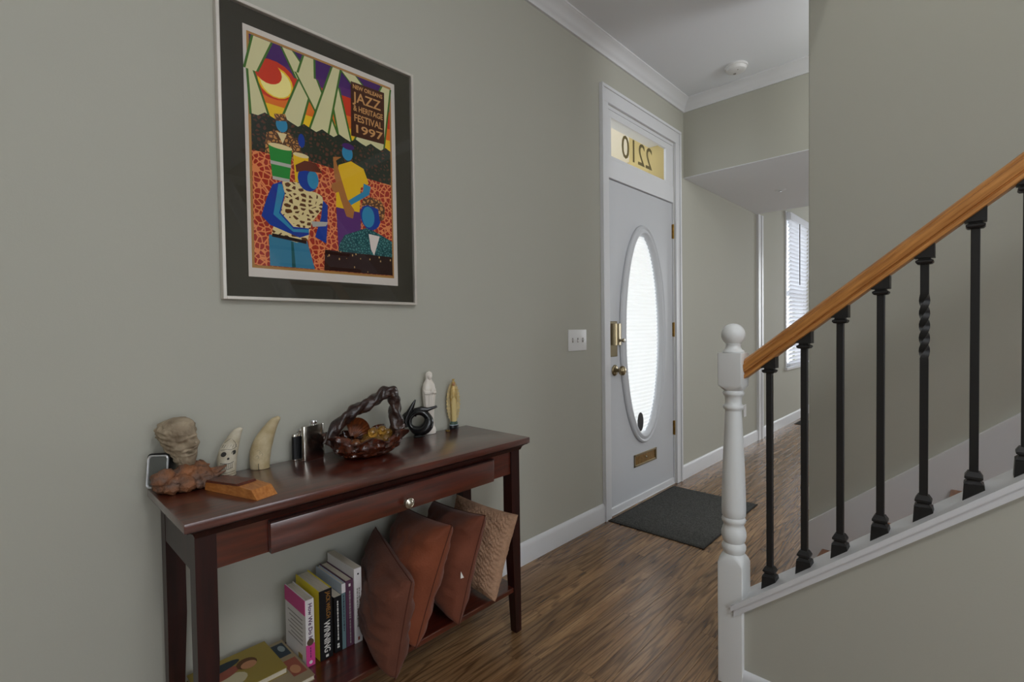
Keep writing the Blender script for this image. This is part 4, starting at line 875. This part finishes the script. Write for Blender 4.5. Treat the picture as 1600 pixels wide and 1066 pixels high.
# carved stone head standing on the burl
HB = (0.345, -0.082, TZs+0.052)
t = thing('carved_head', 'weathered grey stone carving of a bearded head standing on the burl', 'carving', HB)
face_az = math.radians(-74)
tilt = Matrix.Rotation(math.radians(-13), 4, 'Y')
def head(u, v):
    a = 2*PI*u; z = v
    prof = [(0.0, 0.30), (0.05, 0.42), (0.15, 0.54), (0.3, 0.70), (0.45, 0.84), (0.6, 0.90), (0.75, 0.98), (0.86, 0.93), (0.94, 0.70), (0.98, 0.42), (1.0, 0.10)]
    r = 0
    for (z0_, r0_), (z1_, r1_) in zip(prof, prof[1:]):
        if z0_ <= z <= z1_: r = r0_+(r1_-r0_)*(z-z0_)/(z1_-z0_)
    d = math.atan2(math.sin(a-face_az), math.cos(a-face_az))
    gs = lambda x, s: math.exp(-(x/s)**2)
    f = 1.0
    f += 0.58*gs(d, 0.17)*gs(z-0.455, 0.06)                       # nose
    f += 0.15*gs(abs(d)-0.34, 0.24)*gs(z-0.60, 0.030)             # brow
    f -= 0.34*gs(abs(d)-0.38, 0.17)*gs(z-0.53, 0.042)            # eye sockets
    f += 0.12*gs(abs(d)-0.38, 0.09)*gs(z-0.520, 0.02)            # eyes
    f += 0.20*gs(abs(d)-0.60, 0.20)*gs(z-0.43, 0.05)             # cheeks
    f += 0.20*gs(d, 0.50)*gs(z-0.365, 0.025)                      # moustache
    f -= 0.50*gs(d, 0.30)*gs(z-0.310, 0.024)                     # open mouth
    f += 0.20*gs(d, 0.35)*gs(z-0.262, 0.022)                      # lower lip
    f += 0.10*gs(d, 0.6)*gs(z-0.14, 0.10)                        # beard
    hair = max(0, abs(d)-0.8)/2.3
    f += (0.16*hair+0.16*max(0, z-0.68)*3*max(0, -math.cos(a-face_az-0.6)))*(0.5+abs(noise.noise(Vector((math.cos(a)*2.2, math.sin(a)*2.2, z*5)))))
    f += 0.09*math.sin(z*52+4*math.sin(a*2))*min(1, hair*2.5)+0.03*math.sin(a*11)*max(0, 0.26-z)*4
    f += 0.09*fbm((math.cos(a), math.sin(a), z*2), 3.2, 4)
    R0 = 0.044*r*f
    ex = 1.0+0.12*math.cos(2*(a-face_az))
    q = Vector((R0*ex*math.cos(a), R0*ex*math.sin(a), z*0.135))
    return Vector(HB)+Vector((0.002, 0, 0))+(tilt @ q)
g = G(); g.grid(head, 96, 110, True)
top = [head(i/96, 1.0) for i in range(96)]; bot = [head(i/96, 0.0) for i in range(96)]
g.add(top, [list(range(96))]); g.add(bot, [list(range(96))])
g.build('head', 'stone_head', t, smooth=60)
# wooden wedge box
A_, B_, C_ = Vector((0.3645, -0.1551, TZs)), Vector((0.4249, -0.3461, TZs)), Vector((0.4730, -0.3245, TZs))
ux = (B_-A_).normalized(); uy = Vector((-ux.y, ux.x, 0)); Lw = (B_-A_).length; Ww = 0.056
Mw = Matrix(((ux.x, uy.x, 0, A_.x), (ux.y, uy.y, 0, A_.y), (0, 0, 1, TZs), (0, 0, 0, 1)))
t = thing('wooden_box', 'low orange brown wooden box with a darker lid, at the table corner', 'wooden box', (0.42, -0.24, TZs))
G().prism([(0, 0), (Lw, 0), (Lw-0.022, 0.022), (Lw*0.62, 0.026), (0.004, 0.020)], 'y', 0, Ww, Mw).build('block', 'wedge_light', t, smooth=0)
G().prism([(0.004, 0.0203), (Lw*0.66, 0.0262), (Lw*0.63, 0.031), (0.010, 0.0265)], 'y', -0.001, Ww-0.006, Mw).build('lid', 'wedge_dark', t, smooth=0)
# teeth
def tooth(name, label, base, h, r, lean, m, mats_ink, skull):
    t = thing(name, label, 'scrimshaw', (base[0], base[1], TZs))
    NS, NA = 30, 28
    def P(tt, a, off=0.0):
        k = tt; bx = lean*(k**2.0)*1.15-0.004*math.sin(k*PI); kk_ = max(0, k-0.42)/0.58; rr = r*(0.94+0.10*math.sin(k*PI*1.3)-0.42*kk_*kk_*(1.6-0.6*kk_))
        if k > 0.94: rr *= math.sqrt(max(0.02, 1-((k-0.94)/0.0615)**2))
        ang = math.radians(-32)       # direction of the bend in the picture plane
        dx, dy = math.cos(ang), math.sin(ang)
        rr = rr+off+0.0008*fbm((a, tt*6, r*100), 1.0, 2)
        loc = Vector((rr*1.08*math.cos(a), rr*0.86*math.sin(a), 0)); loc.rotate(Matrix.Rotation(ang, 3, 'Z'))
        return Vector((base[0]+dx*bx, base[1]+dy*bx, TZs+h*k))+loc
    rs = [[P(i/NS, 2*PI*j/NA) for j in range(NA)] for i in range(NS+1)]
    body = G().rings(rs).build('tooth', m, t, smooth=60)
    # engraving: thin inked patches lying on the curved face (a measured towards the room)
    front = math.radians(-90+32-22)
    def patch(nm, ca, ct, ra, rt_, n=12, ink=mats_ink):
        pts = [(0, 0)]+[(ra*math.cos(2*PI*i/n), rt_*math.sin(2*PI*i/n)) for i in range(n)]
        g = G(); g.add([P(ct+v, front+ca+u, 0.0005) for u, v in pts], [[0, i+1, (i+1) % n+1] for i in range(n)]); g.build(nm, ink, body, smooth=60)
    def line(nm, pts, wd=0.0006, ink=mats_ink):
        path = []
        for (a0_, t0_), (a1_, t1_) in zip(pts, pts[1:]):
            for i in range(6): path.append(P(t0_+(t1_-t0_)*i/5, front+a0_+(a1_-a0_)*i/5, 0.0001))
        G().tube(path, wd, 5).build(nm, ink, body, smooth=60)
    if skull:
        patch('engraved_eye', -0.42, 0.47, 0.30, 0.052); patch('engraved_eye', 0.62, 0.49, 0.26, 0.055); patch('engraved_nose', 0.14, 0.375, 0.12, 0.026)
        line('engraved_line', [(-0.95, 0.55), (-0.3, 0.575), (0.2, 0.56), (0.7, 0.59)]); line('engraved_line', [(-0.7, 0.29), (-0.2, 0.27), (0.3, 0.27), (0.8, 0.30)]); line('engraved_line', [(-0.6, 0.17), (0.2, 0.15), (0.7, 0.18)])
        for k in range(7): line('engraved_tooth', [(-0.55+0.19*k, 0.28), (-0.52+0.19*k, 0.165)], 0.0005)
        line('engraved_line', [(-1.2, 0.10), (0, 0.075), (1.0, 0.10)]); line('engraved_line', [(-1.2, 0.045), (0, 0.03), (1.0, 0.05)]); line('engraved_line', [(-1.0, 0.70), (-0.3, 0.80), (0.5, 0.70), (0.8, 0.60)])
        for k in range(6): line('engraved_hatch', [(-1.0+0.33*k, 0.60), (-0.9+0.33*k, 0.66)], 0.0005)
    else:
        line('split', [(-0.15, 0.0), (-0.13, 0.12)], 0.0010, 'ink')
        for k, (a, b) in enumerate(((-0.1, 0.62), (0.2, 0.57), (-0.2, 0.36), (0.1, 0.30), (-0.25, 0.25))): line('engraved_line', [(a-0.2, b), (a, b+0.03), (a+0.15, b-0.01), (a+0.05, b-0.04)], 0.0004)
    return t
tooth('scrimshaw_tooth', 'shorter pale tooth engraved with a dark skull, behind the wooden box', (0.447, -0.052), 0.134, 0.0225, 0.030, 'ivory_pale', 'ink', True)
tooth('scrimshaw_tooth', 'taller plain cream tooth with a small split at its base', (0.537, -0.048), 0.152, 0.0255, 0.044, 'ivory', 'ink_soft', False)
# flasks
def flask(name, label, c, ang, w_, d_, h, body_mat, wrap):
    t = thing(name, label, 'flask', (c[0], c[1], TZs)); M = rotm(c[0], c[1], TZs, ang)
    def oval(z, k=1.0, n=40):
        o = []
        for i in range(n):
            a = 2*PI*i/n; ca, sa = math.cos(a), math.sin(a); e = 0.62
            x = (abs(ca)**e)*(1 if ca >= 0 else -1)*w_/2*k; y = (abs(sa)**e)*(1 if sa >= 0 else -1)*d_/2*k
            y += 0.10*d_*(1-(x/(w_/2))**2)
            o.append(M @ Vector((x, y, z)))
        return o
    G().rings([oval(0, 0.97), oval(0.003), oval(h-0.003), oval(h, 0.97)]).build('flask_body', 'steel', t, smooth=40)
    if wrap: G().rings([oval(0.006, 1.015), oval(h-0.006, 1.015)], cap=True).build('leather_wrap', wrap, t, smooth=40)
    Mc = M @ Matrix.Translation((0.004, 0.002, h))
    G().lathe([(0.001, -0.001), (0.007, -0.001), (0.007, 0.004), (0.0105, 0.004), (0.0115, 0.006), (0.0115, 0.013), (0.0095, 0.0155), (0.001, 0.0165)], seg=24, M=Mc).build('screw_cap', 'chrome', t, smooth=40)
    G().tube([M @ Vector((-0.012, 0.0, h-0.001)), M @ Vector((-0.012, 0.0, h+0.006)), M @ Vector((0.0, 0.002, h+0.008))], 0.0012, 6).build('hinge_arm', 'chrome', t)
    return t
flask('hip_flask', 'small flask wrapped in black leather, left of the bare steel flask', (0.660, -0.046), math.radians(6), 0.056, 0.020, 0.083, 'steel', 'black_leather')
flask('hip_flask', 'larger brushed steel hip flask standing beside the shell basket', (0.690, -0.066), math.radians(12), 0.078, 0.022, 0.108, 'steel', None)

# shell basket
BC = Vector((0.830, -0.150, TZs)); ba = math.radians(-8)
t = thing('shell_basket', 'dark glossy brown basket with a twisted handle and ruffled rim on the table', 'basket', BC)
def bowl(u, v, inner=False):
    a = 2*PI*u; k = v
    rr = 0.42+0.58*(k**0.6); z = 0.058*k**1.35
    ruff = (0.07*math.sin(a*9+0.6)+0.05*math.sin(a*17))*k*k+0.20*fbm((math.cos(a)*2.5, math.sin(a)*2.5, k*2.5), 2.0, 4)
    ax, ay = 0.130*rr*(1+ruff*0.8), 0.094*rr*(1+ruff*0.8)
    z += 0.010*math.sin(a*7+1)*k**3+0.016*max(0, math.cos(a))*k**2+0.018*max(0, -math.cos(a))**2*k**2
    if inner: ax *= 0.93; ay *= 0.93; z = z*0.98+0.004
    q = Vector((ax*math.cos(a), ay*math.sin(a), z)); q.rotate(Matrix.Rotation(ba, 3, 'Z')); return BC+q
g = G(); g.grid(lambda u, v: bowl(u, v), 110, 16, True); g.grid(lambda u, v: bowl(u, v, True), 110, 16, True)
b0 = [bowl(i/110, 0) for i in range(110)]; b1 = [bowl(i/110, 0, True) for i in range(110)]
g.add(b0, [list(range(110))]); g.add(b1, [list(range(110))])
r0 = [bowl(i/110, 1) for i in range(110)]; r1 = [bowl(i/110, 1, True) for i in range(110)]
g.add(r0+r1, [[i, (i+1) % 110, 110+(i+1) % 110, 110+i] for i in range(110)])
bowl_o = g.build('bowl', 'shell_amber', t, smooth=60)
hp = [(-0.122, 0.004, 0.050), (-0.108, 0.006, 0.082), (-0.076, 0.008, 0.118), (-0.040, 0.010, 0.142), (-0.004, 0.012, 0.158), (0.034, 0.013, 0.172), (0.062, 0.014, 0.192), (0.084, 0.014, 0.200), (0.100, 0.013, 0.188), (0.106, 0.012, 0.158), (0.106, 0.010, 0.120), (0.106, 0.006, 0.080), (0.108, 0.002, 0.050)]
hp = [BC+(Matrix.Rotation(ba, 3, 'Z') @ Vector(p)) for p in hp]
path = []
for i in range(len(hp)-1):
    p0 = hp[max(i-1, 0)]; p1 = hp[i]; p2 = hp[i+1]; p3 = hp[min(i+2, len(hp)-1)]
    for s_ in range(6):
        u = s_/6; path.append(0.5*((2*p1)+(p2-p0)*u+(2*p0-5*p1+4*p2-p3)*u*u+(3*p1-p0-3*p2+p3)*u**3))
path.append(hp[-1])
rad = [0.0185+0.004*max(0, i/len(path)-0.5) for i in range(len(path))]
G().tube(path, rad, 18, fn=lambda s_, a: 1+0.20*math.sin(3*a+s_*46)+0.36*noise.noise(Vector((s_*20, math.cos(a), math.sin(a))))).build('twisted_handle', 'shell_rim', t, smooth=70)
# ridged fan shell and amber glass pieces in the basket
sb = BC+Vector((-0.038, 0.030, 0.052))
t = thing('fan_shell', 'ridged brown fan shell standing up inside the basket', 'shell', sb)
def fan(u, v):
    a = (u-0.5)*1.9; r = 0.012+0.062*v
    rid = 0.0022*math.sin(u*PI*18)*v
    q = Vector((r*math.sin(a)*0.75, rid+0.010*math.sin(v*PI), r*math.cos(a))); q.rotate(Matrix.Rotation(math.radians(32), 3, 'Y')); q.rotate(Matrix.Rotation(math.radians(-20), 3, 'Z')); return sb+q
g = G(); g.grid(fan, 60, 12); g.grid(lambda u, v: fan(u, v)+Vector((0.001, 0.0035, 0)), 60, 12); g.build('fan', 'shell_fan', t, smooth=60)
random.seed(5)
balls = [(-0.010, -0.020, 0.040, 0.021), (0.026, -0.026, 0.041, 0.020), (0.060, -0.014, 0.044, 0.019), (0.008, 0.012, 0.046, 0.020), (0.044, 0.016, 0.048, 0.020), (0.078, 0.010, 0.058, 0.016), (-0.044, -0.022, 0.042, 0.019), (0.020, -0.004, 0.070, 0.017), (0.052, -0.004, 0.074, 0.015), (-0.066, 0.004, 0.046, 0.018)]
wh = ['at the centre front', 'front right of centre', 'at the right front', 'behind the centre', 'at the back right', 'at the far right rim', 'at the left front', 'on top of the heap, left', 'on top of the heap, right', 'at the far left under the handle']
for i, (dx, dy, dz, r) in enumerate(balls):
    q = Vector((dx, dy, 0)); q.rotate(Matrix.Rotation(ba, 3, 'Z')); c = BC+q+Vector((0, 0, dz))
    brown = i in (6, 9)
    sd = i*3.1
    o = G().ico(c, r, 3, lambda d: 1+0.09*noise.noise(d*1.4+Vector((sd, 0, 0)))+0.04*noise.noise(d*4+Vector((0, sd, 0)))).build('glass_bauble', 'amber_glass_brown' if brown else 'amber_glass', None, smooth=180)
    tag(o, ('brownish' if brown else 'golden')+' amber glass piece in the basket, '+wh[i], 'glass bauble', 'amber glass pieces in the basket')

# black ring sculpture
c = Vector((1.098, -0.060, TZs)); az = math.radians(-36); ex = Vector((math.cos(az), math.sin(az), 0))
t = thing('abstract_sculpture', 'glossy black abstract sculpture of an open ring with two pointed arms', 'sculpture', c)
P2 = lambda x, z: c+ex*x+Vector((0, 0, z))
rs = []; NR = 48
for i in range(NR):
    a = 2*PI*i/NR; th = 0.014+0.010*max(0, math.sin(-a+0.5))+0.003*math.cos(a)
    cen = P2(0.004+0.036*math.cos(a), 0.050+0.035*math.sin(a)); rad_ = (ex*math.cos(a)+Vector((0, 0, 1))*math.sin(a))
    yv = Vector((-ex.y, ex.x, 0))
    rs.append([cen+(rad_*math.cos(b)*th*0.85+yv*math.sin(b)*th*0.95) for b in [2*PI*k/14 for k in range(14)]])
zm = min(p.z for r_ in rs for p in r_)
for r_ in rs:
    for p in r_: p.z += (TZs+0.004-zm)
ro = G().rings(rs, cap=False, closed=True).build('ring', 'black_stone', t, smooth=60)
G().lathe([(0.001, 0), (0.024, 0), (0.026, 0.004), (0.020, 0.010), (0.001, 0.012)], c+ex*0.004, 24, 1.0, 0.62).build('foot', 'black_stone', t, smooth=50)
G().tube([P2(-0.040, 0.040), P2(-0.046, 0.062), P2(-0.040, 0.082), P2(-0.028, 0.102), P2(-0.016, 0.126), P2(-0.008, 0.142)], [0.009, 0.013, 0.014, 0.0115, 0.0075, 0.0025], 12, 0.8).build('upright_arm', 'black_stone', t, smooth=60)
G().tube([P2(-0.044, 0.078), P2(-0.048, 0.084), P2(-0.043, 0.092)], [0.008, 0.011, 0.006], 10).build('knob', 'black_stone', t, smooth=60)
G().tube([P2(-0.016, 0.082), P2(-0.006, 0.100), P2(0.014, 0.105), P2(0.036, 0.102), P2(0.056, 0.108), P2(0.072, 0.113)], [0.011, 0.012, 0.0105, 0.008, 0.0055, 0.004], 12, 0.8).build('side_arm', 'black_stone', t, smooth=60)

# white robed figurine
c = Vector((1.168, -0.036, TZs)); faz = math.radians(-98)
t = thing('robed_figurine', 'tall white ceramic figurine of a veiled woman with folded hands', 'figurine', c)
pr = [(0.0, 0.027), (0.008, 0.028), (0.018, 0.026), (0.028, 0.021), (0.055, 0.0185), (0.09, 0.020), (0.125, 0.0235), (0.155, 0.026), (0.175, 0.0265), (0.190, 0.024), (0.200, 0.0195), (0.207, 0.0145), (0.213, 0.0125), (0.220, 0.0135), (0.228, 0.0142), (0.236, 0.0125), (0.241, 0.0085), (0.243, 0.002)]
def fig(pr, c, faz, folds=True, flat=0.78):
    def f(u, v):
        a = 2*PI*u; z = pr[-1][0]*v; r = 0
        for (z0_, r0_), (z1_, r1_) in zip(pr, pr[1:]):
            if z0_ <= z <= z1_+1e-9: r = r0_+(r1_-r0_)*(z-z0_)/max(z1_-z0_, 1e-6); break
        d = math.atan2(math.sin(a-faz), math.cos(a-faz)); H_ = pr[-1][0]; k = z/H_
        e = 1.0
        if folds and 0.06 < k < 0.72:
            w_ = min(1, (k-0.06)*8)*min(1, (0.72-k)*8)
            e += w_*(0.10*math.exp(-((abs(d)-0.95)/0.16)**2)-0.10*math.exp(-((abs(d)-0.55)/0.14)**2)-0.05*math.exp(-(d/0.10)**2))
        if 0.60 < k < 0.82: e += 0.05*math.exp(-((abs(d)-0.9)/0.3)**2)
        if k > 0.86: e += 0.10*math.exp(-(d/0.25)**2)*math.exp(-((k-0.912)/0.012)**2)-0.10*math.exp(-(d/0.7)**2)*math.exp(-((k-0.90)/0.05)**2)
        r *= e; x, y = r*math.cos(a-faz), r*math.sin(a-faz)
        q = Vector((x*flat+0.004*max(0, k-0.84)/0.16, y, z)); q.rotate(Matrix.Rotation(faz, 3, 'Z')); return c+q
    return f
f = fig(pr, c, faz); g = G(); g.grid(f, 72, 90, True); g.add([f(i/72, 0) for i in range(72)], [list(range(72))]); g.add([f(i/72, 1.0) for i in range(72)], [list(range(72))])
body = g.build('robe', 'white_ceramic', t, smooth=70)
fd = Vector((math.cos(faz), math.sin(faz), 0)); sd_ = Vector((-fd.y, fd.x, 0))
for s_ in (-1, 1):
    G().tube([c+sd_*s_*0.022+fd*0.004+Vector((0, 0, 0.172)), c+sd_*s_*0.019+fd*0.013+Vector((0, 0, 0.158)), c+sd_*s_*0.008+fd*0.022+Vector((0, 0, 0.160)), c+sd_*s_*0.001+fd*0.024+Vector((0, 0, 0.166))], [0.007, 0.0075, 0.0055, 0.003], 10).build('sleeve', 'white_ceramic', t, smooth=70)
G().ico(c+fd*0.0105+Vector((0, 0, 0.2225)), 0.0105, 3, lambda d: 1+0.22*max(0, d.dot(fd))*math.exp(-((d.z+0.1)/0.35)**2)*math.exp(-(d.dot(sd_)/0.22)**2), (0.9, 0.9, 1.2)).build('face', 'white_ceramic', t, smooth=70)
for s_ in (-1, 1):
    G().tube([c+fd*0.022+sd_*s_*0.004+Vector((0, 0, 0.158)), c+fd*0.027+sd_*s_*0.0022+Vector((0, 0, 0.166)), c+fd*0.026+sd_*s_*0.0012+Vector((0, 0, 0.176))], [0.0035, 0.0035, 0.0015], 8).build('hand', 'white_ceramic', t, smooth=70)

# small gilded figurine
c = Vector((1.288, -0.0415, TZs)); faz = math.radians(-118)
t = thing('gilded_figurine', 'small gilded figurine with rays, on a dark round base near the table end', 'figurine', c)
fd = Vector((math.cos(faz), math.sin(faz), 0)); sd_ = Vector((-fd.y, fd.x, 0))
G().lathe([(0.001, 0), (0.0215, 0), (0.0225, 0.003), (0.0225, 0.012), (0.0205, 0.015), (0.001, 0.015)], c, 28, 1.0, 0.62).build('plinth', 'black_plastic', t, smooth=40)
G().lathe([(0.001, 0.0145), (0.0195, 0.0145), (0.0195, 0.018), (0.001, 0.018)], c, 28, 1.0, 0.62).build('plinth_ring', 'pale_blue', t, smooth=40)
G().lathe([(0.001, 0.0175), (0.018, 0.0175), (0.019, 0.022), (0.015, 0.030), (0.001, 0.032)], c, 24, 1.0, 0.7).build('cloud_base', 'gold_base_green', t, smooth=50)
pr2 = [(0.0, 0.011), (0.03, 0.0115), (0.06, 0.0125), (0.09, 0.014), (0.115, 0.015), (0.132, 0.0135), (0.142, 0.0095), (0.148, 0.0075), (0.156, 0.0082), (0.163, 0.0068), (0.168, 0.001)]
f = fig(pr2, c+Vector((0, 0, 0.028)), faz, True, 0.75); g = G(); g.grid(f, 48, 60, True); g.add([f(i/48, 0) for i in range(48)], [list(range(48))]); g.build('mantle', 'gold_robe', t, smooth=70)
pr3 = [(0.0, 0.010), (0.03, 0.0100), (0.06, 0.0105), (0.09, 0.0095), (0.10, 0.004)]
f = fig(pr3, c+fd*0.0035+Vector((0, 0, 0.030)), faz, True, 0.8); g = G(); g.grid(f, 36, 24, True); g.build('gown', 'gold_skirt', t, smooth=70)
G().ico(c+fd*0.006+Vector((0, 0, 0.182)), 0.0062, 2, None, (0.9, 0.9, 1.2)).build('face', 'skin_tan', t, smooth=70)
g = G(); n_ = 34; outl = []
for i in range(n_*2):
    a = 2*PI*i/(n_*2); k = 1.0 if i % 2 else 0.86
    outl.append((0.0300*k*math.cos(a), 0.106+0.090*k*math.sin(a)))
Mr = Matrix(((sd_.x, fd.x, 0, c.x), (sd_.y, fd.y, 0, c.y), (0, 0, 1, c.z), (0, 0, 0, 1)))
g.prism(outl, 'y', -0.0085, -0.0050, Mr); g.build('ray_halo', 'gold_rays', t, smooth=0)
G().lathe([(0.001, 0.196), (0.005, 0.196), (0.0062, 0.203), (0.0045, 0.200), (0.001, 0.2005)], c+fd*0.003, 12).build('crown', 'gold_robe', t, smooth=0)
# small ring lying in front of it
M = Matrix.Translation((1.235, -0.066, TZs+0.0022))
rs = [[M @ Vector(((0.008+0.002*math.cos(b))*math.cos(a), (0.008+0.002*math.cos(b))*math.sin(a), 0.002*math.sin(b))) for b in [2*PI*k/8 for k in range(8)]] for a in [2*PI*k/24 for k in range(24)]]
tag(G().rings(rs, cap=False, closed=True).build('finger_ring', 'old_brass', None, smooth=60), 'tiny brass ring lying on the table between the two figurines', 'ring')
